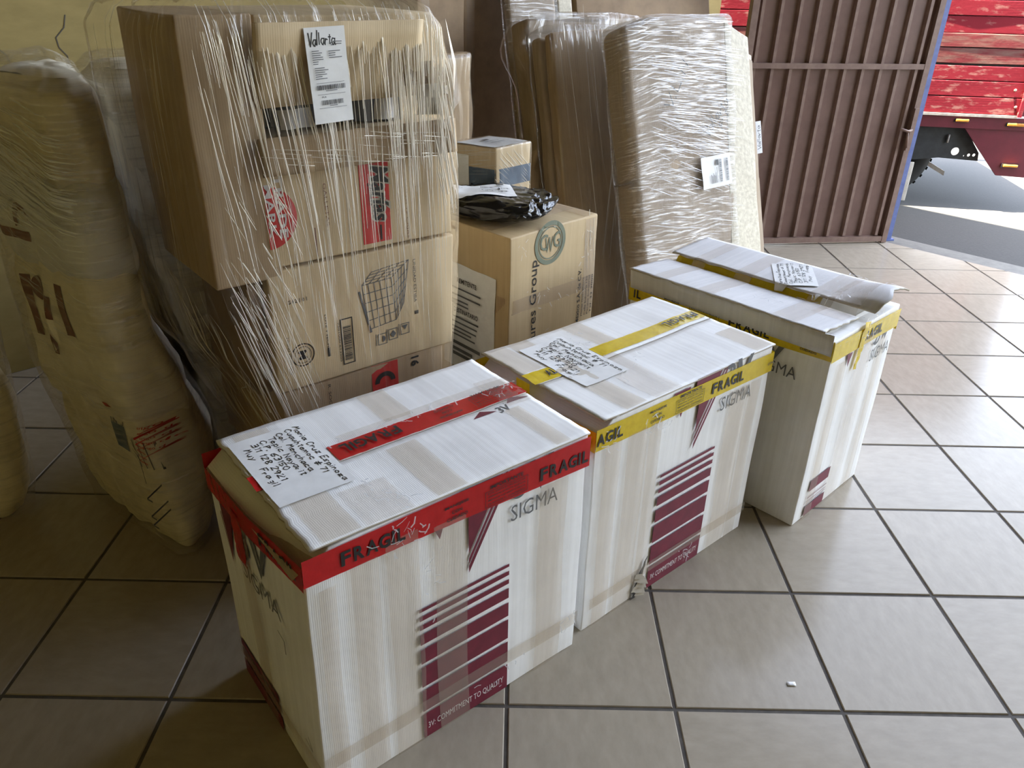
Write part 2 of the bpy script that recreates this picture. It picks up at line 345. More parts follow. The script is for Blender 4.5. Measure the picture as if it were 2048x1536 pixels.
# ------------------------------------------------------------------ room shell (axes: a towards the street opening, b towards the back wall)
EA, EB = ang(43), ang(133)
def P(a, b, z=0): return EA * a + EB * b + Z * z
A0, A1, B0, B1, HC = -3.8, 4.36, -5.0, 2.65, 4.7
floor = MB(); floor.box(P(A0, B0, -.15), EA * (A1 - A0), EB * (B1 - B0), Z * .147)
floor = struct(floor.build('floor', 'grout', merge=1e-5))
TS = .4; g = .0045
def clip(poly, nrm, off):
    out = []
    for p, q in zip(poly, poly[1:] + poly[:1]):
        dp, dq = nrm.dot(p) - off, nrm.dot(q) - off
        if dp <= 0: out.append(p)
        if dp * dq < 0: out.append(p + (q - p) * (dp / (dp - dq)))
    return out
def prism(poly):
    mb = MB(); n = len(poly); cen = sum(poly, V()) / n
    ring = [(0, .0022), (-.0022, 0), (-.012, 0)]; vs = []
    for z, ins in ring:
        for p in poly: vs.append(p + (cen - p).normalized() * ins * 1.4 + Z * z)
    fs = [tuple(range(n))] + [(k * n + i, (k + 1) * n + i, (k + 1) * n + (i + 1) % n, k * n + (i + 1) % n) for k in range(2) for i in range(n)]
    mb.add(vs, fs); return mb
tile0 = None
for j in range(-3, 10):
    for i in range(-7, 12):
        sq = [V((i * TS + x, j * TS + y, 0)) for x, y in ((g, g), (TS - g, g), (TS - g, TS - g), (g, TS - g))]
        q = clip(clip(clip(sq, EA, A1 - .01), EB, B1 - .01), -EA, -A0)
        if len(q) < 3: continue
        if len(q) == 4 and all((x - y).length < 1e-6 for x, y in zip(q, sq)):
            c = sum(q, V()) / 4
            if tile0 is None: t = prism([x - c for x in q]).build('tile', 'tile', floor); tile0 = t
            else: t = tile0.copy(); COL.objects.link(t)
            t.location = c + Z * R.uniform(-.0006, .0006); t.rotation_euler = (R.uniform(-1, 1) * .0012, R.uniform(-1, 1) * .0012, R.randint(0, 3) * math.pi / 2)
        else:
            c = sum(q, V()) / len(q); t = prism([x - c for x in q]).build('tile', 'tile', floor); t.location = c
mb = MB(); mb.box(P(A1, B0 - .2, -.2), EA * .17, EB * (B1 - B0 + 2), Z * .195); struct(mb.build('trim_1', 'sill', merge=1e-5))
mb = MB(); mb.grid(lambda a, b: P(a, b, -.05), lin(-30, 40, 16), lin(-30, 30, 16)); struct(mb.build('ground', 'asphalt'))
def wall(name, a0, b0, a1, b1, z0, z1, m):
    mb = MB(); mb.box(P(a0, b0, z0), EA * (a1 - a0), EB * (b1 - b0), Z * (z1 - z0)); return struct(mb.build(name, m, merge=1e-5))
wall('wall_back', A0 - .15, B1, A1 + .1, B1 + .15, -.1, HC, 'wall')
wall('wall_left', A0 - .15, B0, A0, B1, -.1, HC, 'wall')
wall('wall_front', A0 - .15, B0 - .15, A1, B0, -.1, HC, 'wall')
wall('wall_right', A1, B0 - .15, A1 + .15, B0 + .2, -.1, HC, 'wallg')
wall('ceiling', A0 - .15, B0 - .15, A1 + .15, B1 + .15, HC, HC + .15, 'ceil')

WFc = Face(P(0, B1 - .002), EA, Z, -EB); WL = bpy.data.objects['wall_back']
for pts in ([(.089, 1.363), (.075, 1.32), (.039, 1.286), (.041, 1.251), (.064, 1.219), (.062, 1.191)], [(-.16, 1.25), (-.144, 1.233), (-.138, 1.206)]):
    mb = MB(); put_line(mb, WFc, pts, .0035, .0); mb.build('crack', 'grout', WL)
# ------------------------------------------------------------------ folding metal gate and its blue post
GF = Face((2.443, 3.746, 0), (-.9922, -.1247, 0), Z, (.1247, -.9922, 0))
def slab(mb, F, u0, v0, u1, v1, d0, d1): mb.box(F(u0, v0, d0), F(u1, v0, d0) - F(u0, v0, d0), F(u0, v0, d1) - F(u0, v0, d0), F(u0, v1, d0) - F(u0, v0, d0))
gate = thing('gate', 'tall brown corrugated metal gate leaf standing open beside the street', 'gate')
ribs = [.07 + .1125 * k for k in range(10)]; GW = 1.15
prev = .03; pan = None
for k, s in enumerate(ribs + [GW - .04]):
    mb = MB(); slab(mb, GF, prev, .03, s, 2.45, -.004, .0); mb.build('panel', 'gate', gate, merge=1e-5); prev = s
for s in ribs:
    mb = MB()
    pr = [(-.017, 0), (-.009, .020), (.009, .020), (.017, 0)]
    mb.add([GF(s + x, z, d) for z in (.05, 2.44) for x, d in pr], [(0, 1, 5, 4), (1, 2, 6, 5), (2, 3, 7, 6), (0, 3, 2, 1), (4, 5, 6, 7)])
    mb.build('rib', 'gate_l', gate)
for z0, z1 in ((.012, .045), (1.068, 1.098), (2.42, 2.46)):
    mb = MB(); slab(mb, GF, .02, z0, GW, z1, .001, .030); mb.build('rail', 'gate_l', gate, merge=1e-5)
for s0, s1 in ((-.004, .03), (GW - .04, GW)):
    mb = MB(); slab(mb, GF, s0, .004, s1, 2.46, -.02, .032); mb.build('stile', 'gate_l', gate, merge=1e-5)
lk = MB(); slab(lk, GF, .006, .60, .034, .85, .0325, .052); lk = lk.build('lock_plate', 'gate_l', gate, merge=1e-5)
mb = MB(); mb.tube([GF(.02, .725, .045), GF(.07, .722, .09), GF(.135, .74, .10)], .008); mb.tube([GF(.07, .722, .085), GF(.03, .62, .05)], .007); mb.build('latch_bar', 'gate_l', lk, smooth=True)
post = thing('gate_post', 'narrow blue painted post along the right edge of the brown gate', 'post')
mb = MB(); slab(mb, GF, -.075, -.005, -.012, 2.7, -.09, -.03); mb.build('shaft', 'blue', post, merge=1e-5)
mb = MB(); slab(mb, GF, -.095, -.01, .0, .006, -.11, -.024); mb.build('foot_plate', 'blue', post, merge=1e-5)

# ------------------------------------------------------------------ truck on the street
TF = Face((3.3, 4.85, 0), (.9864, -.1645, 0), Z, (-.1645, -.9864, 0)); TD = -TF.n
truck = thing('truck', 'red truck with a scuffed wooden plank bed parked on the street', 'truck')
def plate(name, m, pts, d, th, holes=(), parent=None, label=None):
    c = bpy.data.curves.new('c', 'CURVE'); c.dimensions = '2D'; c.fill_mode = 'BOTH'; c.extrude = th / 2
    def loop(ps):
        s = c.splines.new('POLY'); s.points.add(len(ps) - 1); s.use_cyclic_u = True
        for q, (x, y) in zip(s.points, ps): q.co = (x, y, 0, 1)
    loop(pts)
    for x, y, r in holes: loop([(x + r * math.cos(t * math.pi / 8), y + r * math.sin(t * math.pi / 8)) for t in range(16)])
    o = bpy.data.objects.new('c', c); me = bpy.data.meshes.new_from_object(o)
    mb = MB(); mb.add([TF(v.co.x, v.co.y, d + v.co.z) for v in me.vertices], [tuple(p.vertices) for p in me.polygons], [(v.co.x, v.co.y) for v in me.vertices])
    bpy.data.objects.remove(o); bpy.data.meshes.remove(me); bpy.data.curves.remove(c)
    return mb.build(name, m, parent, label=label)
pz = [.668, .787, .897, 1.010, 1.116, 1.212, 1.325, 1.43, 1.535, 1.64, 1.745, 1.85, 1.955, 2.06]
for k, z in enumerate(pz[:-1]):
    worn = k in (3, 4); gap = .014 if k == 2 else .004
    mb = rbox(TF(-2.2, z, 0), TF.U * 2.605, TF.n * .024, Z * (pz[k + 1] - z - gap), .004, 1, 6, crumple(.004, 3, k))
    pk = mb.build('plank', 'truck_w' if worn else 'truck', truck, merge=1e-5)
    for s in (.36, -.35, -1.1):
        b2 = MB(); c = TF(s + R.uniform(-.02, .02), z + .07 + R.uniform(-.02, .02), .026); b2.tube([c, c + TF.n * .006], [.011, .007], 8)
        b2.build('bolt', 'chip', pk, smooth=True)
mb = MB(); slab(mb, TF, -2.2, .664, .405, 2.06, -.022, -.004); mb.build('gap_backing', 'black', truck, merge=1e-5)  # black sheet added behind the planks so their gaps look dark
mb = MB(); slab(mb, TF, .405, .655, .432, 2.12, -.01, .045); mb.build('stake', 'truck', truck, merge=1e-5)
for s in (-.62, -1.55):
    mb = MB(); slab(mb, TF, s, .655, s + .05, 2.12, -.05, -.002); mb.build('stake', 'truck', truck, merge=1e-5)
mb = MB(); slab(mb, TF, .434, .655, .80, 2.05, -.05, -.02); mb.build('rear_panel', 'skirt', truck, merge=1e-5)
mb = MB(); slab(mb, TF, -2.2, .646, .405, .664, -.02, .034); mb.build('sill', 'steel', truck, merge=1e-5)
mb = MB(); slab(mb, TF, -2.2, .56, .80, .645, -.03, .02); mb.build('side_rail', 'skirt', truck, merge=1e-5)
mb = MB(); mb.box(TF(-2.2, .60, -.03), TF.U * 2.98, TD * 1.95, Z * .045); mb.build('bed_floor', 'black', truck, merge=1e-5)
mb = MB(); mb.box(TF(-2.2, .66, -1.97), TF.U * 2.98, TD * .03, Z * 1.4); mb.build('far_side', 'truck', truck, merge=1e-5)
plate('skirt_panel', 'skirt', [(.076, .562), (.391, .224), (.80, .212), (.80, .562)], 0, .02, parent=truck)
plate('chassis_panel', 'black', [(-2.2, .562), (.10, .562), (.25, .372), (.258, .312), (-.033, .323), (-.2, .30), (-2.2, .30)], -.06, .012, [(.08, .375, .030), (.184, .352, .012), (.221, .354, .012), (.15, .345, .005)], truck)
for u0, v0, u1, v1 in ((-.006, .606, .085, .626), (.357, .590, .477, .612), (.415, .293, .517, .312)):
    lb = MB(); slab(lb, TF, u0 - .008, v0 - .004, u1 + .008, v1 + .004, .0125, .022); lb = lb.build('marker_lamp', 'black', truck, merge=1e-5)
    rbox(TF(u0, v0, .0225), TF.U * (u1 - u0), TF.n * .016, Z * (v1 - v0), .005, 2, 2).build('lens', 'amber', lb, True, 1e-5)
def lathe(c, axis, prof, n=40):
    a = V(axis).normalized(); b = a.orthogonal().normalized(); e = a.cross(b); mb = MB(); vs = []
    for r, h in prof:
        for k in range(n): t = 2 * math.pi * k / n; vs.append(c + a * h + (b * math.cos(t) + e * math.sin(t)) * r)
    m = len(prof); mb.add(vs, [(i * n + k, i * n + (k + 1) % n, (i + 1) * n + (k + 1) % n, (i + 1) * n + k) for i in range(m - 1) for k in range(n)]); return mb
for cu, dd in ((-.40, .30), (-.40, .56), (-.40, 1.60)):
    c = TF(cu, .335, -dd)
    wh = lathe(c, TF.n, [(.20, -.10), (.33, -.115), (.37, -.10), (.385, -.06), (.385, .06), (.37, .10), (.33, .115), (.20, .10), (.20, -.10)]).build('wheel', 'rubber', truck, True)
    lathe(c, TF.n, [(.21, .09), (.19, .05), (.10, .0), (.07, .06), (.0, .065)]).build('rim', 'steel', wh, True)
    mb = MB()
    for k in range(36):
        t = k * math.pi / 18; rd = V(TF.U) * math.cos(t) + Z * math.sin(t); p = c + rd * .383; tg = V(TF.U) * -math.sin(t) + Z * math.cos(t)
        mb.box(p - TF.n * .09 - tg * .012, TF.n * .18, tg * .024, rd * .003)
    mb.build('tread', 'rubber', wh)['kind'] = 'stuff'
mb = MB(); mb.tube([TF(-.5, .335, -.1), TF(-.5, .335, -1.8)], .06, 12); mb.build('axle', 'black', truck, True)
mb = MB(); mb.box(TF(-.45, .33, -.36), TF(-.1, .235, -.36) - TF(-.45, .33, -.36), TD * .05, Z * .03); mb.build('spring', 'black', truck, merge=1e-5)
mb = MB(); mb.box(TF(-.08, .245, -.26), TF(.115, .145, -.26) - TF(-.08, .245, -.26), TD * .05, Z * .035); mb.build('step_bar', 'steel', truck, merge=1e-5)
mb = MB(); mb.tube([TF(.0, .50, -.04), TF(.0, .44, -.04)], .008); mb.tube([TF(-.14, .29, -.2), TF(.0, .31, -.2), TF(.10, .325, -.2)], .012); mb.build('exhaust_pipe', 'steel', truck, True)
for u, z, d in ((.045, .20, -1.5), (-.31, -.02, -.03)):
    rbox(TF(u, z, d), TF.U * .11, TD * .012, Z * .30, .005, 2, 4, crumple(.006, 6, 3)).build('mud_flap', 'mud', truck, True, 1e-5)

# ------------------------------------------------------------------ three white cartons with warning tape
def tape_print(mb, F, u_start, u_lo, u_hi, zf, hgt, per=.48, flip=False):
    """the repeating print of the tape: FRAGIL / handling text / boxed notice"""
    def T(s, a, b, c, e, bold=0, sh=0):
        if a < u_lo - .002 or b > u_hi + .002: return
        if flip: put_text(mb, F.sub(b, zf((a + b) / 2) + e * hgt, 180), s, 0, 0, b - a, (e - c) * hgt, .0030, bold, sh)
        else: put_text(mb, F.sub(0, 0), s, a, zf((a + b) / 2) + c * hgt, b, zf((a + b) / 2) + e * hgt, .0030, bold, sh)
    k = u_start
    while k < u_hi:
        for i in range(6):                                    # letter by letter, so that a corner may cut the word
            ch = 'FRAGIL'[i]; xs = (0, .027, .053, .081, .110, .122); ws = (.021, .022, .026, .025, .006, .018)
            a = k + (.14 - xs[i] - ws[i] if flip else xs[i]); T(ch, a, a + ws[i], .24, .78, .03)
        m = k + .235
        for i, t in enumerate(('MANEJESE', 'CON', 'CUIDADO')):
            ww = (.060, .026, .052)[i]; q = 2 - i if flip else i; T(t, m + .03 - ww / 2, m + .03 + ww / 2, .66 - .24 * q, .80 - .24 * q, .02)
        m = k + .335
        T('IMPORTANTE', m + .012, m + .098, .80, .96, .02)
        if m > u_lo and m + .11 < u_hi:
            z0 = zf(m + .05); a, b, c, e = m, m + .11, z0 + .10 * hgt, z0 + .74 * hgt
            for pts in ([(a, c), (b, c)], [(b, c), (b, e)], [(b, e), (a, e)], [(a, e), (a, c)]): put_line(mb, F, pts, .0012, .0030)
            for i, t in enumerate(('ESTA CINTA ES UN SELLO DE', 'GARANTIA SI NOTA QUE ESTE', 'EMPAQUE FUE ABIERTO FAVOR', 'DE REVISAR EL CONTENIDO')):
                zz = z0 + (.60 - .145 * i) * hgt; put_text(mb, F, t, a + .006, zz, b - .006, zz + .085 * hgt, .0030, .01)
        k += per
def strip(F, u0, u1, zlo, zhi, d=.0009, wr=.0, n=40, seed=0, m=3, ulo=None):
    mb = MB()
    mb.grid(lambda u, t: F(u, zlo(u) + (zhi(u) - zlo(u)) * t, d + wr * abs(noise.noise(V((u * 30, t * 2 + seed, seed))))), lin(u0, u1, n), lin(0, 1, m), lambda u, t: (u, t * .06)); return mb
def white_box(name, label, nxy, deg, W, D, Hh, tape, tz, art, inner_end=None, shift=(0, 0)):
    o = V((*nxy, 0)); e = ang(deg); b = ang(deg + 90)
    t = thing('carton', label, 'box', 'white cartons standing in a row on the tiles')
    hb = Hh - .006; sh = e * shift[0] + b * shift[1]
    def df(p, q):
        a, bb, c = q; p = p + sh * (c * max(0, 1 - a * 2) * max(0, 1 - bb * 2))
        p = p + V((nz(p, 5, 3), nz(p, 5, 9), 0)) * .003
        if inner_end and c > .985 and a < .07: p = p - Z * .045 * (1 - a / .07)
        return p
    rbox(o + Z * .001, e * W, b * D, Z * hb, .004, 2, 14, df).build('body', 'white', t, True, 1e-5)
    class FF(Face):                                          # a face that follows the leaning corner of this carton
        def __call__(s, u, v, d=0):
            p = Face.__call__(s, u, v, d); q = p - o; a, bb, c = q.dot(e) / W, q.dot(b) / D, q.z / Hh
            return p + sh * (c * max(0, 1 - a * 2) * max(0, 1 - bb * 2)) + s.n * (.0035 if s.n.z < .5 else 0)
    F = {'f': FF(o, e, Z), 'r': FF(o + e * W, b, Z), 'l': FF(o + b * D, -b, Z), 'k': FF(o + e * W + b * D, -e, Z)}
    lens = {'f': W, 'r': D, 'l': D, 'k': W}
    return t, o, e, b, F, lens
def bands(t, F, lens, mname, tz, label, prints):
    tp = None
    for k in 'lfrk':
        L = lens[k]; (l0, h0), (l1, h1) = tz[k]
        lo = lambda u: l0 + (l1 - l0) * u / L; hi = lambda u: h0 + (h1 - h0) * u / L
        ob = strip(F[k], -.004, L + .004, lo, hi, .0012, .0012, 60, ord(k)).build('tape', mname, t, True, label=label)
        if k in prints:
            mb = MB(); tape_print(mb, F[k], prints[k], -.003, L + .003, lo, h0 - l0)
            if mb.v: mb.build('lettering', 'ink', ob)
def sigma_art(t, F, bars, block, sig, tri=None, bottom_text=True):
    """maroon stripes, pennant logo and grey lettering"""
    mb = MB(); x0, x1 = block
    for a, b in bars: put_rect(mb, F, x0, a, x1, b, .0005)
    if tri: 
        for pg in tri: put_poly(mb, F, pg, .0005)
    pl = mb.build('printed_stripes', 'maroon', t)
    if bottom_text:
        mb = MB(); a, b = bars[0]; put_text(mb, F, '3V: COMMITMENT TO QUALITY', x0 + .012, a + .022, x1 - .012, a + .044, .0008); mb.build('lettering', 'white_ink', pl)
    mb = MB(); u0, v0, u1, v1 = sig
    put_text(mb, F, 'SIGMA', u0, v0, u1, v1, .0007, -.004)
    s = (u1 - u0) / .131
    put_ring(mb, F, u0 + .020 * s, v1 + .034 * s, .011 * s, .021 * s, .0007, 20, -150, 80); put_ring(mb, F, u0 + .020 * s, v1 + .072 * s, .009 * s, .019 * s, .0007, 20, -80, 150)
    put_poly(mb, F, [(u0 + .046 * s, v1 + .094 * s), (u0 + .062 * s, v1 + .094 * s), (u0 + .080 * s, v1 + .035 * s), (u0 + .098 * s, v1 + .094 * s), (u0 + .114 * s, v1 + .094 * s), (u0 + .080 * s, v1 + .012 * s)], .0007)
    mb.build('printed_logo', 'grey', t)
BARS = [(.006, .083), (.092, .157), (.168, .227), (.238, .279), (.293, .322), (.335, .348), (.360, .372), (.384, .392)]
def TRI(dx=0, dy=0):
    T_ = [[(.258, .628), (.322, .628), (.294, .548)], [(.366, .640), (.452, .640), (.366, .476)],
          [(.366, .462), (.460, .640), (.466, .640), (.366, .448)], [(.366, .442), (.472, .640), (.480, .640), (.366, .424)]]
    T_[1] = [(.366, .476), (.366, .572), (.372, .585), (.386, .589), (.386, .598), (.374, .598), (.345, .598), (.345, .640), (.452, .640)]
    return [[(x + dx, y + dy) for x, y in p] for p in T_]
def flaps(t, o, e, b, W, D, Hh, u0, seed, lift=.004, edge=.006, gap=.004, bend=None, m='white', th=.004):
    """two long top flaps with torn ends; returns the surface they make"""
    def hf(u, v):
        h = Hh + .004 * noise.noise(V((u * 4, v * 5, seed))) + .0015 * noise.noise(V((u * 16, v * 3, seed + 5)))
        h += lift * max(0, 1 - u / .25) * (1 if abs(v - D / 2) > .02 else .5)
        return h - Hh + (bend(u, v) if bend else 0)
    TS_ = Warp(o + Z * Hh, e, b, hf)
    for k, (v0, v1) in enumerate(((-.004, D / 2 - gap / 2), (D / 2 + gap / 2, D + .004))):
        mb = MB(); us = lin(0, 1, 50); vs = lin(v0, v1, 14)
        def fn(x, v):
            lo = u0 + edge * noise.noise(V((v * 22, seed, k))) + .004 * noise.noise(V((v * 80, seed, 4)))
            hi = W + .002 + .003 * noise.noise(V((v * 40, seed, 9))); return TS_(lo + (hi - lo) * x, v, 0)
        mb.grid(fn, us, vs, lambda x, v: (x * W, v)); fl = mb.build('flap', m, t, True)
        md = fl.modifiers.new('thickness', 'SOLIDIFY'); md.thickness = th; md.offset = -1; fl.data.materials.append(M['inner']); md.material_offset = 1; md.material_offset_rim = 1
    return TS_
def clear_tapes(t, F, items):
    for k, (a, b, c, d2, m) in enumerate(items):
        L = max(c - a, d2 - b); mb = MB(); n = 24
        if d2 - b > c - a: mb.grid(lambda x, y: F(x + .006 * noise.noise(V((y * 4, k, a * 9))), y, .0016 + .0012 * abs(noise.noise(V((x * 60, y * 4, k))))), lin(a, c, 8), lin(b, d2, n), lambda x, y: (x, y))
        else: mb.grid(lambda x, y: F(x, y + .004 * noise.noise(V((x * 4, k, b * 9))), .0016 + .0012 * abs(noise.noise(V((x * 4, y * 60, k))))), lin(a, c, n), lin(b, d2, 8), lambda x, y: (y, x))
        mb.build('clear_tape', m, t, True)
def scraps(t, F, spots, seed, m='fold_glint_w'):
    """little creases of crumpled clear tape, their glints painted in as a pale colour"""
    rr = random.Random(seed); mb = MB()
    for u, v, su, sv, n in spots:
        for _ in range(n):
            a, b = u + rr.gauss(0, su), v + rr.gauss(0, sv); pts = [(a, b)]; th = rr.uniform(0, 6.28)
            for _ in range(rr.randint(1, 2)): th += rr.uniform(-.7, .7); L = rr.uniform(.003, .016); a += L * math.cos(th); b += L * math.sin(th); pts.append((a, b))
            put_line(mb, F, pts, rr.uniform(.0007, .0034), .003 + rr.uniform(0, .003))
    o = mb.build('crease_glint', m, t); o['kind'] = 'stuff'; return o  # pale lines stand in for glints on the crumpled tape
LINES = ['Maria Cruz Espinoza', 'Cuauhtemoc # 71', 'Col. Menchaca', 'Tepic Nayarit', 'C.P. 63150', '311 128 2921', 'Muy   Fragil']
def note(t, S, w, h, seed, sz=.0125, wd=.0019):
    """handwritten address sheet: local x along the lines, y up the page"""
    mb = MB(); hf = lambda u, v: .0025 + .0015 * noise.noise(V((u * 9, v * 9, seed))) + .006 * max(0, (abs(u - w / 2) / (w / 2)) - .85) * 2
    mb.grid(lambda u, v: S(u, v, hf(u, v)), lin(0, w, 16), lin(0, h, 12)); pg = mb.build('address_note', 'paper', t, True)
    mb = MB(); L = Face((0, 0, 0), (1, 0, 0), (0, 1, 0))
    class Q:
        def __call__(s, u, v, d=0): return S(u, v, hf(u, v) + .0006)
    for i, s in enumerate(LINES):
        wide = min(w * .93, len(s) * .0128); hand(mb, Q(), s, .008 + (.03 if i == 6 else .004 * i), h - .022 - i * (h - .02) / 7.1, sz, wd, seed + i, .12, wide)
    mb.build('handwriting', 'ink', pg); return pg

# nearest carton, red tape
t, o, e, b, F, ln = white_box('carton', 'white carton sealed with red tape, nearest to the camera', (-.372, -.243), 38.8, .694, .44, .648, 'tape_red', None, None, True, (.016, -.006))
S1 = flaps(t, o, e, b, .694, .44, .648, .030, 3)
mb = MB(); mb.grid(lambda v, x: o + b * v + e * (-.003 + .07 * x) + Z * (.597 + .040 * x + .004 * nz(V((v, x, 0)), 8, 2)), lin(.004, .436, 20), lin(0, 1, 5)); mb.build('inner_flap', 'inner', t, True, label='raw beige inner flap')
bands(t, F, ln, 'tape_red', {'f': ((.582, .642), (.560, .638)), 'l': ((.545, .600), (.572, .628)), 'r': ((.56, .63), (.56, .63)), 'k': ((.58, .643), (.57, .63))}, 'red warning tape', {'f': .072, 'l': .28})
sigma_art(t, F['f'], BARS, (.238, .474), (.476, .505, .607, .546), TRI())
sigma_art(t, F['l'], [(.004, .050), (.058, .088), (.095, .118)], (.012, .235), (.15, .41, .325, .455), [[(.06, .55), (.13, .55), (.085, .40)], [(.055, .52), (.062, .52), (.085, .39)]], False)
clear_tapes(t, F['f'], [(.17, .004, .245, .60, 'clear'), (.02, .004, .055, .56, 'clear'), (.09, .01, .15, .58, 'clear'), (.28, .004, .36, .585, 'clear'), (.555, .004, .635, .56, 'clear'), (-.002, .085, .696, .125, 'clear')])
clear_tapes(t, F['l'], [(.145, .01, .215, .56, 'clear'), (.0, .06, .44, .10, 'clear')])
mb = strip(Sub(F['l'], .16, .45, 90), 0, .13, lambda u: -.03, lambda u: .025, .002, .004, 20, 4, 6); mb.build('tape', 'tape_red', t, True, label='red warning tape')
# tape along the top seam
def seam(t, S, mname, u0, u1, v0, v1, start, flip, label, d=.0012):
    ob = strip(S, u0, u1, lambda u: v0, lambda u: v1, d, .0015, 50, 7, 5).build('tape', mname, t, True, label=label)
    mb = MB(); tape_print(mb, S, start, u0, u1, lambda u: v0, v1 - v0, flip=flip)
    for i in range(len(mb.v)): mb.v[i] = tuple(V(mb.v[i]) + Z * (d + .0012))
    if mb.v: mb.build('lettering', 'ink', ob)
    return ob
seam(t, S1, 'tape_red', .205, .70, .222, .284, .225, True, 'red warning tape')
seam(t, S1, 'tape_red', .028, .075, .218, .270, 2, True, 'red warning tape')
mb = MB(); put_poly(mb, S1, [(.52, .192), (.585, .192), (.552, .213)], .0006); put_poly(mb, S1, [(.625, .205), (.69, .205), (.645, .228)], .0006); mb.build('printed_logo', 'maroon', t)
mb = MB(); put_text(mb, S1, '3V', .588, .178, .622, .205, .0006, .02); mb.build('printed_logo', 'grey', t)
clear_tapes(t, S1, [(.06, .0, .135, .43, 'clear'), (.15, -.002, .25, .12, 'clear_w'), (.24, .285, .70, .312, 'clear_w'), (.62, .19, .695, .33, 'clear_w'), (.36, .30, .43, .44, 'clear'), (.30, .0, .37, .20, 'clear'), (.60, .0, .64, .18, 'clear')])
note(t, Sub(S1, .040, .402, -90), .265, .160, 5).parent = t
for i in (0,): scraps(t, S1, [(.22, .06, .03, .03, 26), (.45, .285, .1, .008, 20), (.66, .27, .03, .02, 16)], 4)
scraps(t, F['f'], [(.20, .60, .03, .02, 22), (.28, .45, .02, .08, 8), (.66, .10, .02, .015, 14), (.45, .05, .05, .02, 8)], 5)
mb = MB(); put_line(mb, F['l'], [(.30, .37), (.325, .36), (.325, .325)], .003); put_line(mb, F['l'], [(.37, .12), (.40, .11), (.385, .14)], .002); mb.build('pen_mark', 'ink', t)

# middle carton, yellow tape
t, o, e, b, F, ln = white_box('carton', 'white carton with yellow tape in the middle of the row, torn at its bottom edge', (.192, .238), 40.6, .70, .44, .640, 'tape_yel', None, None, True)
S2 = flaps(t, o, e, b, .70, .44, .640, .016, 8, .006)
mb = MB(); mb.grid(lambda v, x: o + b * v + e * (-.003 + .07 * x) + Z * (.588 + .030 * x + .004 * nz(V((v, x, 0)), 8, 4)), lin(.004, .436, 20), lin(0, 1, 5)); mb.build('inner_flap', 'inner', t, True, label='raw beige inner flap')
bands(t, F, ln, 'tape_yel', {'f': ((.568, .626), (.556, .616)), 'l': ((.55, .60), (.565, .62)), 'r': ((.556, .616), (.556, .616)), 'k': ((.57, .63), (.57, .63))}, 'yellow warning tape', {'f': -.055, 'r': .10})
sigma_art(t, F['f'], BARS, (.254, .484), (.479, .503, .618, .545), TRI(.012))
clear_tapes(t, F['f'], [(.03, .004, .085, .57, 'clear'), (.11, .004, .18, .57, 'clear'), (.19, .01, .235, .57, 'clear'), (.52, .01, .60, .55, 'clear'), (.02, .07, .70, .105, 'clear'), (.61, .01, .66, .55, 'clear')])
seam(t, S2, 'tape_yel', .262, .702, .236, .290, .545, True, 'yellow warning tape')
seam(t, S2, 'tape_yel', .010, .104, .222, .276, 2, True, 'yellow warning tape')
mb = strip(Sub(F['l'], .165, .53, 90), 0, .12, lambda u: -.05, lambda u: .0, .002, .003, 14, 4, 5); mb.build('tape', 'tape_yel', t, True, label='yellow warning tape')
mb = MB(); put_text(mb, S2, 'AL', .07, .236, .10, .262, .004, .03); mb.build('lettering', 'ink', t)
note(t, Sub(S2, .103, .393, -90), .256, .155, 31)
clear_tapes(t, S2, [(.10, .0, .17, .44, 'clear'), (.20, -.002, .30, .24, 'clear_w'), (.62, .0, .70, .14, 'clear'), (.02, .28, .09, .44, 'clear'), (.30, .29, .37, .44, 'clear')])
scraps(t, S2, [(.28, .36, .03, .03, 10), (.28, .14, .04, .04, 12)], 6); scraps(t, F['f'], [(.05, .59, .02, .02, 10), (.20, .57, .03, .02, 18), (.42, .05, .02, .012, 12)], 8)
mb = MB(); rr = random.Random(3); pts = [(.243, .132)] + [(.243 - .034 * k / 9 + rr.uniform(-.006, .006), .132 - .13 * k / 9) for k in range(1, 10)]; pr = [(x - .003 - .014 * min(1, k / 4) * (1 + .4 * rr.random()), y) for k, (x, y) in enumerate(pts)]
mb.add([F['f'](u, v, .002) for u, v in pts + pr], [(k, k + 1, 11 + k, 10 + k) for k in range(9)]); mb.build('tear', 'dark', t, label='dark torn gash at the bottom edge')
mb = MB()
for k in range(7):
    x, y = .205 + .02 * rr.random(), .01 + .011 * k; pts = [F['f'](x - .012 - .01 * rr.random(), y, .003), F['f'](x + .012, y - .006, .012 + .01 * rr.random()), F['f'](x + .014, y + .008, .008), F['f'](x - .008, y + .014, .003)]
    mb.add(pts, [(0, 1, 2, 3)])
mb.build('torn_board', 'inner', t, label='frayed brown board around the gash')['kind'] = 'stuff'

# far carton, yellow tape, open curled end
t, o, e, b, F, ln = white_box('carton', 'white carton with yellow tape standing on end at right, its top flap curled open', (.894, .700), 43.6, .43, .72, .650, 'tape_yel', None, None)
L3 = Face(o + b * .72, -b, Z)
bands(t, F, ln, 'tape_yel', {'l': ((.555, .608), (.585, .645)), 'f': ((.580, .640), (.572, .632)), 'r': ((.56, .62), (.56, .62)), 'k': ((.56, .62), (.56, .62))}, 'yellow warning tape', {'l': .388 - .48, 'f': .17})
b2 = e; e2 = b                                             # long axis runs away from the camera
def bend3(u, v):                                           # u along the long axis, v across
    c = .018 * abs(math.sin((v - .215) * 5)) if v < .215 else .022 + .012 * math.sin((v - .215) * 7)
    c += .030 * math.exp(-(u / .09) ** 2) * max(0, math.sin(math.pi * (v - .222) / .214)) if v > .222 else 0
    return c + .010 * math.exp(-((u) / .09) ** 2) * (v > .24)
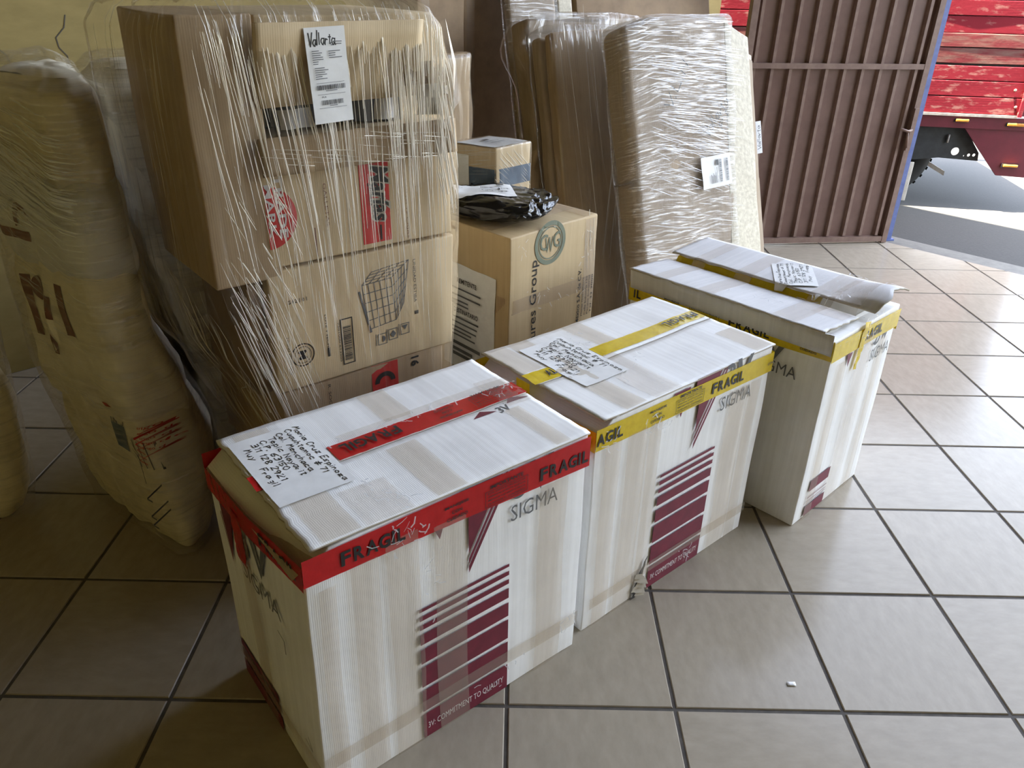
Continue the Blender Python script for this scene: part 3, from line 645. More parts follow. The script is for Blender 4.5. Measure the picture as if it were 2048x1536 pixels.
S3 = Warp(o + Z * .652, e, b, lambda u, v: bend3(v, u) + .003 * noise.noise(V((u * 6, v * 4, 2))))
for k, (v0, v1) in enumerate(((-.012, .205), (.222, .436))):
    mb = MB()
    def fn(x, v):
        lo = (.03 if k == 0 else -.015) + .010 * noise.noise(V((v * 20, 5, k))) + .005 * noise.noise(V((v * 70, 3, 4))); hi = .725 + .004 * noise.noise(V((v * 30, 1, 9)))
        ed = .008 * noise.noise(V((x * 16, 2, k))) if v in (v0,) else 0
        return S3(v + ed, lo + (hi - lo) * x, .0)
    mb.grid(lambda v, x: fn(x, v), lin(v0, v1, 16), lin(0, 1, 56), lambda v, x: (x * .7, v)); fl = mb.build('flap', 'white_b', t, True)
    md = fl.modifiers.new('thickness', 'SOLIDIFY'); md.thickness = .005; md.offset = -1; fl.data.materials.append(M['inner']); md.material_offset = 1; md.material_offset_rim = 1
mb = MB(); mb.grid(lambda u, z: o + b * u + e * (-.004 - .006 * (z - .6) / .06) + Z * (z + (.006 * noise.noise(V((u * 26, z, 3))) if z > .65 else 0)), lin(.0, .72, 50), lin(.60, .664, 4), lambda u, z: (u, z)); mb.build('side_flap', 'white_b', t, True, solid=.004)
mb = MB(); mb.grid(lambda u, x: o + e * u + b * (-.005 + .05 * x) + Z * (.625 + .024 * x + .004 * nz(V((u, x, 0)), 9, 2)), lin(.005, .425, 20), lin(0, 1, 5)); mb.build('inner_flap', 'white', t, True)
ob = strip(Sub(S3, .212, 0, 90), .16, .70, lambda u: -.030, lambda u: .030, -.010, .003, 50, 3, 5).build('tape', 'tape_yel', t, True, label='yellow warning tape')
mb = MB(); tape_print(mb, Sub(S3, .182, 0, 90), .52, .16, .70, lambda u: 0, .056)
for i in range(len(mb.v)): mb.v[i] = tuple(V(mb.v[i]) + Z * -.006)
mb.build('lettering', 'ink', ob)
mb = strip(Sub(F['f'], .19, .655, -100), 0, .15, lambda u: -.022 + .1 * u, lambda u: .02 - .06 * u, .003, .007, 24, 4, 6); mb.build('tape', 'tape_yel', t, True, label='yellow warning tape')
sigma_art(t, F['f'], [(.012, .050), (.060, .062), (.068, .070), (.082, .085), (.108, .150)], (.058, .185), (.275, .495, .405, .535), [[(.10, .575), (.135, .575), (.118, .53)]], False)
mb = MB(); put_text(mb, L3, 'SIGMA', .50, .492, .632, .530, .0045, -.004); put_poly(mb, L3, [(.515, .60), (.535, .60), (.553, .555), (.571, .60), (.592, .60), (.552, .525)], .0045); mb.build('printed_logo', 'grey', t)
clear_tapes(t, F['f'], [(.18, .0, .275, .60, 'clear_w'), (.05, .0, .10, .56, 'clear'), (.33, .0, .37, .56, 'clear')])
clear_tapes(t, F['l'], [(.06, .02, .12, .56, 'clear'), (.50, .02, .545, .56, 'clear'), (-.0, .605, .72, .645, 'clear')])
clear_tapes(t, S3, [(.0, .12, .43, .20, 'clear_w'), (.0, .40, .43, .46, 'clear_w'), (.0, .58, .43, .63, 'clear_w'), (.12, .04, .40, .14, 'clear_w')])
note(t, Sub(S3, .275, .20, 35), .18, .13, 77, .0095, .0016)
scraps(t, S3, [(.25, .15, .09, .05, 50), (.1, .26, .05, .06, 14), (.38, .12, .04, .05, 24)], 12)
scraps(t, F['f'], [(.22, .55, .03, .06, 40), (.21, .3, .02, .14, 26)], 14, 'fold_glint')

mb = MB(); mb.grid(lambda u, v: V((.690, .073, .0025)) + V((u, v, .006 * u * u * 300 * .3)), lin(0, .021, 4), lin(0, .012, 3)); sc = mb.build('paper_scrap', 'paper', None, True, solid=.0006)
sc['label'] = 'tiny torn scrap of white paper lying alone on a floor tile'; sc['category'] = 'scrap'

# ------------------------------------------------------------------ stretch-wrapped stacks
def cloop(pts, n, r=.05):
    """closed loop of n points round a polygon, its corners rounded"""
    q = []; m = len(pts)
    for i in range(m):
        p, a, b = V(pts[i]), V(pts[i - 1]), V(pts[(i + 1) % m]); ra, rb = min(r, (a - p).length * .45), min(r, (b - p).length * .45)
        s, e = p + (a - p).normalized() * ra, p + (b - p).normalized() * rb
        for k in range(5): t = k / 4; q.append(s * (1 - t) ** 2 + p * 2 * t * (1 - t) + e * t * t)
    L = [0]
    for x, y in zip(q, q[1:] + q[:1]): L.append(L[-1] + (y - x).length)
    out, j = [], 0
    for k in range(n):
        d = L[-1] * k / n
        while L[j + 1] < d: j += 1
        f = (d - L[j]) / max(1e-9, L[j + 1] - L[j]); out.append(q[j].lerp(q[(j + 1) % len(q)], f))
    return out
def loft(rings, n, m, r=.04, amp=.004, freq=(22, 2.5), seed=0, cap=True, tiltf=None):
    """skin over polygon rings (z, [xy...]); returns MB with uv = (metres round, metres up)"""
    mb = MB(); zs = [a[0] for a in rings]; rows = []
    for i in range(m):
        z = zs[0] + (zs[-1] - zs[0]) * i / (m - 1); k = 0
        while k < len(zs) - 2 and zs[k + 1] < z: k += 1
        f = (z - zs[k]) / (zs[k + 1] - zs[k]); f = f * f * (3 - 2 * f) * .5 + f * .5
        poly = [V(a).lerp(V(b), f) for a, b in zip(rings[k][1], rings[k + 1][1])]
        lp = cloop(poly, n, r); cen = sum(lp, V()) / n; row = []
        for q, p in enumerate(lp):
            d = (p - cen).normalized(); u = 6.283 * q / n
            h = amp * (noise.noise(V((math.cos(u) * freq[0] * .5, math.sin(u) * freq[0] * .5, z * freq[1] + seed))) + .5 * noise.noise(V((p.x * freq[0] * 2, p.y * freq[0] * 2, z * freq[1] * 2 + seed))))
            row.append(p + d * h + Z * z)
        rows.append(row)
    per = sum((rows[m // 2][i] - rows[m // 2][i - 1]).length for i in range(n))
    vs, uv = [], []
    for i, row in enumerate(rows):
        for q in range(n + 1): vs.append(row[q % n]); uv.append((per * q / n, row[0].z))
    fs = [(i * (n + 1) + q, i * (n + 1) + q + 1, (i + 1) * (n + 1) + q + 1, (i + 1) * (n + 1) + q) for i in range(m - 1) for q in range(n)]
    mb.add(vs, fs, uv)
    if cap:
        top = rows[-1]; c = sum(top, V()) / n; vs, fs, uv = [], [], []
        for k in range(6):
            f = k / 6
            for p in top: q = p.lerp(c, f); q = q + Z * (.012 * math.sin(f * 3) + .006 * noise.noise(q * 18)); vs.append(q); uv.append((q.x, q.y))
        vs.append(c + Z * .01); uv.append((c.x, c.y))
        fs = [(k * n + i, k * n + (i + 1) % n, (k + 1) * n + (i + 1) % n, (k + 1) * n + i) for k in range(5) for i in range(n)] + [(5 * n + i, 5 * n + (i + 1) % n, 6 * n) for i in range(n)]
        mb.add(vs, fs, uv)
    return mb
def ribbon_folds(F, spots, seed, m, t, name='film_fold_glint'):
    """gathered pleats of stretch film: thin cords, pale to paint in the bright streaks. spots: (n, u0, u1, v0, v1, len lo, hi, slant deg, width)"""
    rr = random.Random(seed); mb = MB()
    for n, u0, u1, v0, v1, l0, l1, sl, wd in spots:
        for _ in range(n):
            u, v = rr.uniform(u0, u1), rr.uniform(v0, v1); L = rr.uniform(l0, l1); th = math.radians(sl + rr.gauss(0, 1.5)); k = max(3, int(L / .03)); pts = []
            if hasattr(F, 'ok') and not all(F.ok(u + q * L * math.sin(th), v - q * L * math.cos(th)) for q in (-.52, -.25, .25, .52)):
                L *= .45
                if not all(F.ok(u + q * L * math.sin(th), v - q * L * math.cos(th)) for q in (-.55, 0, .55)): continue
            w0 = wd * rr.uniform(.35, 1.3); wob = rr.uniform(0, 99)
            vs, uv = [], []
            for i in range(k + 1):
                s = L * i / k - L / 2; x = u + s * math.sin(th) + .003 * noise.noise(V((s * 8, wob, 0))); y = v - s * math.cos(th); ww = w0 * (math.sin(math.pi * (i + .4) / (k + .8))) ** .5
                cx, sx = math.cos(th), math.sin(th)
                vs += [F(x - ww / 2 * cx, y - ww / 2 * sx, .001), F(x, y, .001 + ww * .35), F(x + ww / 2 * cx, y + ww / 2 * sx, .001)]; uv += [(x, y)] * 3
            mb.add(vs, [(3 * i + a, 3 * i + a + 1, 3 * i + a + 4, 3 * i + a + 3) for i in range(k) for a in (0, 1)], uv)
    o = mb.build(name, m, t, True); o['kind'] = 'stuff'; return o
def sheet(F, u0, v0, w, h, d=.003, n=10, m='paper', parent=None, name='shipping_label', bow=.002, seed=1):
    mb = MB(); mb.grid(lambda u, v: F(u0 + u, v0 + v, d + bow * noise.noise(V((u * 14, v * 14, seed)))), lin(0, w, n), lin(0, h, n)); return mb.build(name, m, parent, True)
def barcode(mb, F, u0, v0, u1, v1, d, seed=1, vert=False):
    rr = random.Random(seed); a, e = (v0, v1) if vert else (u0, u1); x = a
    while x < e:
        q = rr.choice((.0006, .0012, .0018)) * (e - a) / .06
        if vert: put_rect(mb, F, u0, x, u1, min(e, x + q), d)
        else: put_rect(mb, F, x, v0, min(e, x + q), v1, d)
        x += q + rr.choice((.0007, .0013)) * (e - a) / .06
def ship_label(t, F, w, h, word='Vallarta', d=.004, seed=1):
    """printed delivery label with a hand-written town name (bars, rules, rows of small print)"""
    lb = sheet(F, 0, 0, w, h, d, 12, 'paper', t, 'shipping_label', .0015, seed); d2 = d + .0026; k = h / .19; kx = w / .085
    mb = MB(); hand(mb, F, word, .006 * kx, h - .034 * k, .024 * k, .0024 * min(k, kx), seed, .1, .056 * kx); 
    barcode(mb, F, .012 * kx, h * .36, .074 * kx, h * .41, d2, 3); barcode(mb, F, .018 * kx, h * .20, .066 * kx, h * .25, d2, 4)
    mb.build('lettering', 'ink', lb)
    mb = MB(); rr = random.Random(seed)
    for y0, n, x0, L in ((.76, 7, .010, .030), (.75, 4, .045, .028), (.585, 6, .012, .032)):
        for i in range(n): put_rect(mb, F, x0 * kx, h * (y0 - i * .022), (x0 + L * rr.uniform(.35, 1)) * kx, h * (y0 - i * .022 + .008), d2)
    for y in (.43, .31, .165): put_rect(mb, F, .012 * kx, h * y, .072 * kx, h * (y + .004), d2)
    put_rect(mb, F, .030 * kx, h * .345, .055 * kx, h * .352, d2); put_rect(mb, F, .035 * kx, h * .185, .052 * kx, h * .192, d2)
    put_text(mb, F, 'PLR', .020 * kx, h * .275, .030 * kx, h * .293, d2, .02)
    for pts in ([(.050, .835), (.062, .845)], [(.058, .85), (.075, .845)], [(.052, .815), (.058, .812)], [(.062, .825), (.074, .822)]): put_line(mb, F, [(x * kx, y * h) for x, y in pts], .0016 * k, d2)
    mb.build('small_print', 'grey', lb); return lb

# tall stack of cartons (axes u along the stack's front, w towards the wall)
BE = ang(39.6); BW = ang(129.6)
BO = V((-.657, .095, 0)) + BW * .20
def Q(u, w, z=0): return BO + BE * u + BW * w + Z * z
bun = thing('wrapped_carton_stack', 'tall stack of brown cartons wrapped together in clear film, hand-marked label near its top', 'package')
def carton(name, u0, u1, w0, w1, z0, z1, m='kraft_b', seed=1, amp=.006, lean=0):
    return rbox(Q(u0, w0, z0), BE * (u1 - u0), BW * (w1 - w0), Z * (z1 - z0), .006, 2, 8, lambda p, q: p + V((nz(p, 4, seed), nz(p, 4, seed + 5), nz(p, 4, seed + 9))) * amp + BE * lean * q[2]).build(name, m, bun, True, 1e-5)
FB = Face(BO, BE, Z, -BW)                                   # front plane of the stack
ce = carton('carton', .270, .765, .012, .46, .30, .595, 'kraft_b', 3)
cd = carton('carton', .262, .790, .0, .46, .598, .915, 'kraft', 4, .004, .012)
cc = carton('carton', .285, .795, .0, .46, .920, 1.205, 'kraft', 5, .005)
cg = carton('carton', .30, .74, .03, .42, .005, .296, 'kraft_b', 6)
ca = carton('carton', .160, .318, .0, .38, .895, 1.455, 'kraft_b', 7, .006)
cb = carton('carton', .322, .760, .012, .44, 1.305, 1.452, 'kraft', 8, .004)
cf = carton('dark_filler', .322, .70, .06, .42, 1.212, 1.30, 'dark', 9, .02)  # dark block filling the gap between the cartons
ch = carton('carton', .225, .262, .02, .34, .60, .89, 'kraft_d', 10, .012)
mb = MB(); mb.grid(lambda u, z: FB(u, z, .012 - (1.31 - z) * .2 + .006 * noise.noise(V((u * 8, z * 9, 1)))), lin(.30, .70, 24), lin(1.275, 1.44, 6)); mb.build('carton_flap', 'kraft', bun, True, solid=.004)
mb = MB(); mb.grid(lambda u, z: FB(u, z, .014 + (1.22 - z) * .10 + .006 * noise.noise(V((u * 8, z * 9, 4)))), lin(.29, .80, 24), lin(1.135, 1.215, 6)); mb.build('carton_flap', 'kraft_b', bun, True, solid=.004)
mb = MB(); mb.grid(lambda u, z: FB(u, z, .020 + .01 * noise.noise(V((u * 9, z * 9, 7)))), lin(.655, .735, 8), lin(1.300, 1.350, 5)); mb.build('carton_flap', 'kraft_d', bun, True, solid=.004)
for k, (u0, z0, u1, z1) in enumerate(((.36, 1.222, .44, 1.262), (.60, 1.222, .66, 1.275), (.69, 1.23, .76, 1.30))):
    mb = MB(); mb.grid(lambda u, z: FB(u, z, -.03 + .05 * (k == 2) + .02 * noise.noise(V((u * 20, z * 20, k)))), lin(u0, u1, 8), lin(z0, z1, 8)); mb.build('crumpled_paper', 'white_b' if k < 2 else 'inner', bun, True)
# print on the two biscuit cartons
FC = Hit(bvh(cc), BO, BE, Z, -BW); FD = Hit(bvh(cd), BO, BE, Z, -BW); FE = Hit(bvh(ce), BO, BE, Z, -BW)
def put_disc(mb, F, cu, cv, r, a0, a1, umin, d=.001):
    pts = []
    for i in range(33):
        t = math.radians(a0 + (a1 - a0) * i / 32); pts.append((max(umin, cu + r * math.cos(t)), cv + r * math.sin(t)))
    mb.add([F(umin, cv, d)] + [F(u, v, d) for u, v in pts], [(0, i, i + 1) for i in range(1, 33)])
mb = MB(); put_disc(mb, FC, .292, 1.040, .072, -90, 90, .292); st = mb.build('printed_seal', 'red_ink', cc)
mb = MB(); put_text(mb, FC.sub(.318, 1.135, -90), 'TRADE', 0, 0, .145, .020, .0022, .03); put_text(mb, FC.sub(.294, 1.115, -90), 'MARK', 0, 0, .12, .018, .0022, .02); mb.build('lettering', 'white_ink', st)
mb = MB(); put_rect(mb, FC, .530, .935, .610, 1.130, .001, 4, 8); put_rect(mb, FC, .535, 1.165, .610, 1.195, .001, 3, 3); pn = mb.build('printed_panel', 'red_ink', cc)
mb = MB(); T2 = FC.sub(.562, 1.128, -90); put_text(mb, T2, 'Marías', 0, -.006, .145, .052, .0018, .10, .25); pn2 = mb.build('lettering_outline', 'inner', pn)
mb = MB(); put_text(mb, T2, 'Marías', .004, -.001, .141, .046, .0030, .03, .25); put_text(mb, FC.sub(.549, 1.085, -90), 'gamesa', 0, 0, .055, .012, .0030, .01, .2); put_rect(mb, FC, .578, .940, .583, .978, .0024); mb.build('lettering', 'ink', pn)
mb = MB(); put_text(mb, FC.sub(.655, 1.08, -90), 'CONT. 12 CAJAS', 0, 0, .15, .007, .0016); put_text(mb, FC.sub(.435, 1.10, -90), 'GALLETAS', 0, 0, .10, .008, .0016); put_rect(mb, FC, .404, .93, .4065, 1.12, .0012); mb.build('lettering', 'brown_ink', cc)
mb = MB()
FDs = FD
def dl(pts, wd=.0022): put_line(mb, FD, pts, wd, .0014)
# crate drawing
for k in range(6):
    f = k / 5; dl([(.515 + .012 * f, .832 - .125 * f), (.600 + .010 * f, .835 - .120 * f)]); dl([(.600 + .010 * f, .835 - .12 * f), (.655 - .02 * f, .872 - .115 * f)])
for k in range(6):
    f = k / 5; dl([(.515 + .085 * f, .832 + .003 * f), (.527 + .083 * f, .707 + .008 * f)]); dl([(.600 + .055 * f, .835 + .037 * f), (.610 + .025 * f, .715 + .042 * f)])
for k in range(5): f = k / 4; dl([(.515 + .085 * f, .832 + .003 * f), (.545 + .11 * f, .862 + .010 * f)], .0018); dl([(.515 + .03 * f, .832 + .03 * f), (.600 + .055 * f, .835 + .037 * f)], .0018)
dl([(.506, .815), (.532, .700)], .006)
for k, x in enumerate((.552, .585, .622)):
    y = .655 + .006 * k
    for pts in ([(x, y), (x + .026, y)], [(x + .026, y), (x + .026, y + .030)], [(x + .026, y + .030), (x, y + .030)], [(x, y + .030), (x, y)], [(x - .006, y), (x - .006, y + .032)]): dl(pts, .0022)
    if k == 0: put_ring(mb, FD, x + .013, y + .015, 0, .009, .0014, 12, -90, 90)
    if k == 1: put_poly(mb, FD, [(x + .013, y + .004), (x + .022, y + .015), (x + .013, y + .026), (x + .004, y + .015)], .0014)
    if k == 2: put_poly(mb, FD, [(x + .004, y + .026), (x + .013, y + .012), (x + .022, y + .026)], .0014)
mb.build('printed_drawing', 'grey', cd)
mb = MB(); barcode(mb, FD, .452, .640, .474, .735, .0014, 7, True)
for pts in ([(.447, .630), (.479, .630)], [(.479, .630), (.479, .755)], [(.479, .755), (.447, .755)], [(.447, .755), (.447, .630)]): put_line(mb, FD, pts, .003, .0014)
put_text(mb, FD.sub(.438, .75, -90), '7501000 613205', 0, 0, .11, .005, .0014); put_text(mb, FD.sub(.405, .78, -90), 'LOTE Y FECHA', 0, 0, .10, .006, .0014, .02); put_rect(mb, FD, .405, .665, .412, .69, .0014)
put_text(mb, FD.sub(.300, .745, -90), 'HECHO EN MEXICO', 0, 0, .10, .006, .0014)
put_ring(mb, FD, .338, .690, .028, .031, .0014); put_ring(mb, FD, .338, .690, .021, .0225, .0014); put_text(mb, FD.sub(.326, .69, -90), 'M', -.012, 0, .012, .022, .0014, .03)
put_text(mb, FD, 'G I 2 1 0 1', .315, .828, .365, .838, .0014, .02); put_text(mb, FD.sub(.668, .87, -90), 'UNIDAD ESTIBA', 0, 0, .12, .008, .0014); put_text(mb, FD.sub(.668, .725, -90), '1', 0, 0, .010, .012, .0014, .04)
mb.build('lettering', 'ink', cd)
mb = MB(); put_rect(mb, FE, .530, .32, .612, .592, .001, 4, 8); pn = mb.build('printed_panel', 'red_ink', ce)
mb = MB(); put_ring(mb, FE, .57, .535, .018, .032, .002, 20, 0, 180); put_text(mb, FE.sub(.655, .585, -90), '16', 0, 0, .030, .026, .0014, .03); put_text(mb, FE.sub(.40, .58, -90), 'R. SOCIAL', 0, 0, .09, .008, .0014); mb.build('lettering', 'ink', pn)
# film
rg = [(z, [BO + BE * a + BW * w0 for a, w0 in ((l, -f), (r, -f), (r, d), (l2, d))]) for z, l, r, f, d, l2 in (
    (.012, .31, .73, .012, .40, .33), (.30, .285, .765, .014, .46, .27), (.56, .235, .790, .02, .48, .18), (.72, .185, .805, .022, .46, .10), (.90, .142, .812, .026, .43, .10), (1.10, .138, .812, .028, .42, .10), (1.30, .142, .800, .03, .42, .09), (1.42, .150, .770, .03, .42, .09), (1.462, .165, .745, .018, .41, .11), (1.492, .215, .695, -.03, .37, .17))]
fm = loft(rg, 260, 150, .03, .007, (30, 2.2), 3).build('stretch_film', 'film_main', bun, True)
FF_ = Hit(bvh(fm), BO, BE, Z, -BW)
ribbon_folds(FF_, [(46, .19, .48, 1.00, 1.34, .22, .55, 6, .0030), (74, .44, .77, 1.00, 1.36, .18, .50, 2, .0034), (40, .60, .77, 1.15, 1.38, .10, .35, 0, .0040), (56, .45, .77, 1.32, 1.43, .05, .16, 0, .0030), (34, .19, .42, 1.30, 1.43, .05, .16, 4, .0028), (60, .27, .76, .66, 1.0, .08, .26, 2, .0020), (50, .74, .80, .98, 1.3, .03, .14, 10, .0050), (24, .3, .75, 1.13, 1.2, .05, .15, 82, .0016), (30, .19, .34, .80, 1.1, .04, .12, 24, .0022)], 5, 'fold_glint', bun)
FL_ = Hit(bvh(fm), BO + BE * .14 + BW * .44, -BW, Z, -BE)
ribbon_folds(FL_, [(50, .05, .40, .70, 1.40, .08, .3, -2, .0016), (40, .1, .44, .45, .8, .1, .3, 12, .0022)], 6, 'fold_glint', bun)
ribbon_folds(FF_, [(60, .20, .34, .45, .85, .10, .35, 16, .0022)], 8, 'fold_glint', bun)
ship_label(bun, Face(FB(.414, 1.237, .040), BE, Z, -BW).sub(0, 0, 2), .093, .192, 'Vallarta', .0, 3)
mb = MB(); a, b2_, c, d_, e_ = Q(.775, -.02, 1.44), Q(.842, .02, 1.248), Q(.80, -.01, 1.232), Q(.79, .02, 1.16), Q(.80, .10, 1.40)
mb.add([a, b2_, c, d_, e_, (a + b2_) / 2 + BW * -.012, (c + a) / 2 + BE * .012], [(0, 5, 6), (5, 1, 2), (5, 2, 6), (6, 2, 3), (0, 6, 3), (0, 4, 5), (4, 1, 5)]); ft = mb.build('film_tail', 'film_soft', bun)

# film-wrapped bundle of flour sacks beside the stack, and a smaller one at the edge
sk = thing('wrapped_sack_bundle', 'bulging bundle of cream paper sacks wrapped in film, left of the tall carton stack', 'package')
SR = [(.0, [(-.10, .80), (.03, .29), (.12, .32), (.22, .52), (.20, .9)]), (.3, [(-.135, .72), (.0, .27), (.15, .30), (.24, .50), (.22, .92)]), (.55, [(-.17, .66), (-.03, .26), (.12, .28), (.18, .50), (.18, .95)]),
      (.72, [(-.168, .66), (-.04, .25), (.085, .28), (.095, .47), (.14, .95)]), (.9, [(-.165, .66), (-.05, .25), (.085, .27), (.09, .47), (.12, .95)]), (1.1, [(-.165, .66), (-.05, .27), (.085, .28), (.09, .47), (.12, .95)]), (1.28, [(-.15, .68), (-.02, .30), (.085, .33), (.09, .47), (.12, .92)]), (1.325, [(-.08, .66), (.02, .40), (.08, .43), (.085, .50), (.10, .88)])]
SR2 = [(.0, [(.20, .95), (.27, .56), (.50, .56), (.52, .95)]), (.6, [(.20, .97), (.21, .54), (.52, .54), (.54, .97)]), (1.0, [(.15, .97), (.12, .52), (.50, .52), (.52, .97)]), (1.26, [(.14, .95), (.13, .53), (.46, .54), (.46, .95)]), (1.31, [(.18, .90), (.18, .60), (.40, .60), (.40, .9)])]
def ring_at(rg, z):
    k = 0
    while k < len(rg) - 2 and rg[k + 1][0] < z: k += 1
    f = max(0, min(1, (z - rg[k][0]) / (rg[k + 1][0] - rg[k][0]))); return [(a[0] + (b[0] - a[0]) * f, a[1] + (b[1] - a[1]) * f) for a, b in zip(rg[k][1], rg[k + 1][1])]
def pillow(rg, z0, z1, shrink, seed, m, parent, name, amp=.012, tilt=0):
    rows = []
    for i in range(9):
        f = i / 8; z = z0 + (z1 - z0) * f; q = ring_at(rg, z); cx, cy = sum(p[0] for p in q) / len(q), sum(p[1] for p in q) / len(q)
        s = shrink - .12 * abs(2 * f - 1) ** 5
        rows.append((z, [BO + BE * (cx + (x - cx) * s) + BW * (cy + (y - cy) * s) for x, y in q]))
    return loft(rows, 110, 44, .045, amp, (8, 5), seed).build(name, m, parent, True, 1e-5)
s1 = pillow(SR, .002, .50, .95, 1, 'sack', sk, 'sack', .014); s2 = pillow(SR, .44, .88, .97, 2, 'sack_b', sk, 'sack', .02); s3 = pillow(SR, .86, 1.10, .96, 3, 'paper', sk, 'sack', .02); s4 = pillow(SR, 1.08, 1.31, .95, 4, 'sack_b', sk, 'sack', .02)  # upper sacks in paler paper: the film's glare is put into their colour
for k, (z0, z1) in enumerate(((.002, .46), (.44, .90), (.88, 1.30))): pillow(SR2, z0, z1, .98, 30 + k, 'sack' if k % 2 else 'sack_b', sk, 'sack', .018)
loft([(z + (.004 if z == 0 else .012), [BO + BE * x + BW * y for x, y in q]) for z, q in SR2], 120, 80, .06, .008, (14, 8), 29).build('stretch_film', 'film_sack', sk, True)
LN = (BE * .13 - BW * .42).normalized(); LNn = Z.cross(LN) * -1
if LNn.dot(-BE) < 0: LNn = -LNn
def sface(ob): return Hit(bvh(ob), BO + BE * -.17 + BW * .70, LN, Z, LNn)
h1, h2, h3, h4 = (sface(x) for x in (s1, s2, s3, s4))
mb = MB(); put_ring(mb, h2, .16, .80, .0, .032, .002, 20); put_rect(mb, h2, .27, .70, .30, .84, .002, 3, 8); put_rect(mb, h2, .22, .74, .245, .80, .002, 3, 6); put_poly(mb, h2, [(.17, .62), (.21, .63), (.23, .67), (.20, .69), (.16, .66)], .002)
put_rect(mb, h2, .10, .66, .13, .83, .002, 3, 8); mb.build('printed_mark', 'brown_ink', s2)
mb = MB(); put_ring(mb, h3, .20, .98, .03, .05, .002, 20, 20, 200); put_rect(mb, h3, .05, .93, .20, .955, .002, 8, 3); mb.build('printed_mark', 'brown_ink', s3)
mb = MB(); put_rect(mb, h1, .30, .36, .36, .44, .002, 4, 5); put_text(mb, h1, 'LNTU', .302, .44, .358, .455, .002, .03); mb.build('printed_mark', 'blue_ink', s1)
mb = MB()
for k in range(5): put_text(mb, h1, 'trigo de fuerza', .42, .45 - .016 * k, .50, .46 - .016 * k, .002, .01)
put_poly(mb, h1, [(.26, .49), (.34, .47), (.40, .50), (.36, .52)], .002); mb.build('printed_mark', 'red_ink', s1)
mb = MB()
for k in range(5): put_line(mb, h1, [(.38, .40 - .018 * k), (.47, .41 - .018 * k)], .003, .003); put_line(mb, h1, [(.385 + .02 * k, .41), (.39 + .02 * k, .32)], .003, .003)
for z in (.17, .20, .26): put_rect(mb, h1, .43, z, .48, z + .006, .003, 3, 2)
mb.build('printed_mark', 'grey', s1)
fs = loft([(z, [BO + BE * x + BW * y for x, y in q]) for z, q in [(z + (.004 if z == 0 else .012), [(x + (.012 if x > .2 else -.012), y + (-.012 if y < .4 else .012)) for x, y in q]) for z, q in SR]], 180, 110, .06, .008, (14, 8), 9).build('stretch_film', 'film_sack', sk, True)
FS_ = Hit(bvh(fs), BO + BE * -.17 + BW * .70, LN, Z, LNn)
ribbon_folds(FS_, [(110, .0, .50, 1.00, 1.26, .06, .30, 78, .0024), (80, .05, .48, 1.05, 1.16, .1, .35, 70, .0036), (60, .02, .46, .98, 1.22, .08, .26, 76, .0065), (30, .15, .45, .76, .98, .04, .16, 74, .0018), (16, .1, .45, .5, .75, .04, .12, 80, .0014)], 12, 'fold_glint_w', sk)  # wide pale bands paint in the glare on the upper film
sb = thing('wrapped_sack', 'short film-wrapped sack standing at the far left edge of the floor', 'package')
SB = [(.0, [(-.255, .90), (-.30, .80), (-.60, .86), (-.58, 1.2), (-.32, 1.2)]), (.08, [(-.235, .90), (-.285, .79), (-.62, .86), (-.6, 1.2), (-.30, 1.2)]), (.36, [(-.215, .90), (-.25, .81), (-.58, .86), (-.58, 1.2), (-.28, 1.2)]), (.66, [(-.205, .92), (-.22, .85), (-.55, .88), (-.55, 1.2), (-.26, 1.2)]), (.75, [(-.23, .95), (-.26, .90), (-.5, .93), (-.5, 1.1), (-.28, 1.1)])]
pillow(SB, .002, .46, .97, 21, 'sack', sb, 'sack', .018); pillow(SB, .44, .73, .95, 22, 'dark', sb, 'dark_filler', .018)
loft([(z + .003, [BO + BE * (x + .008) + BW * (y - .01) for x, y in q]) for z, q in SB], 120, 60, .05, .008, (14, 8), 19).build('stretch_film', 'film_sack', sb, True)

# kraft carton with company print, the small parcel and the black bag on top of it
C0 = V((-.018, 1.099, 0)); F1, F2 = ang(45.2), ang(135.2)
t = thing('kraft_carton', 'kraft carton with round green logo and upright lettering, behind the middle white carton', 'box')
kb = rbox(C0 + Z * .001, F1 * .434, F2 * .62, Z * .797, .006, 2, 8, crumple(.004, 4, 40)).build('body', 'kraft_c', t, True, 1e-5)
KB = bvh(kb); KF = Hit(KB, C0, F1, Z, -F2); KL = Hit(KB, C0, -F2, Z, -F1); KT = Hit(KB, C0 + Z * .8, F1, F2, Z)
mb = MB(); put_ring(mb, KF, .190, .745, .060, .075, .0016, 36); put_ring(mb, KF, .190, .745, .052, .056, .0016, 36)
for ch, a, b in (('C', .140, .178), ('W', .165, .205), ('G', .205, .24)): put_text(mb, KF, ch, a, .722 if ch != 'W' else .712, b, .778 if ch != 'W' else .765, .0018, .01)
mb.build('printed_logo', 'green_ink', t)
mb = MB(); put_text(mb, KF.sub(.140, .305, 90), 'Closures Group', 0, 0, .395, .042, .0018, .005)
put_text(mb, KF.sub(.357, .405, 90), 'México S.A. de C.V.', 0, 0, .21, .016, .0018, .02)
for i, s in enumerate(('Planta Guadalajara', 'Calle Industria 120', 'Parque Industrial', 'Tel. 33 3000')): put_text(mb, KF.sub(.376 + .016 * i, .43, 90), s, 0, 0, .15, .009, .0018, .01)
mb.build('lettering', 'ink', t)
mb = MB()
for i in range(6): put_rect(mb, KL, -.055 + .007 * i, .53 + .008 * i, -.0535 + .007 * i, .59, .0018)
mb.build('printed_bars', 'brown_ink', t)
lb = sheet(KL.sub(-.335, .255, -2), 0, 0, .262, .40, .003, 10, 'paper', t, 'address_sheet', .004, 5)
mb = MB(); LS = KL.sub(-.335, .255, -2)
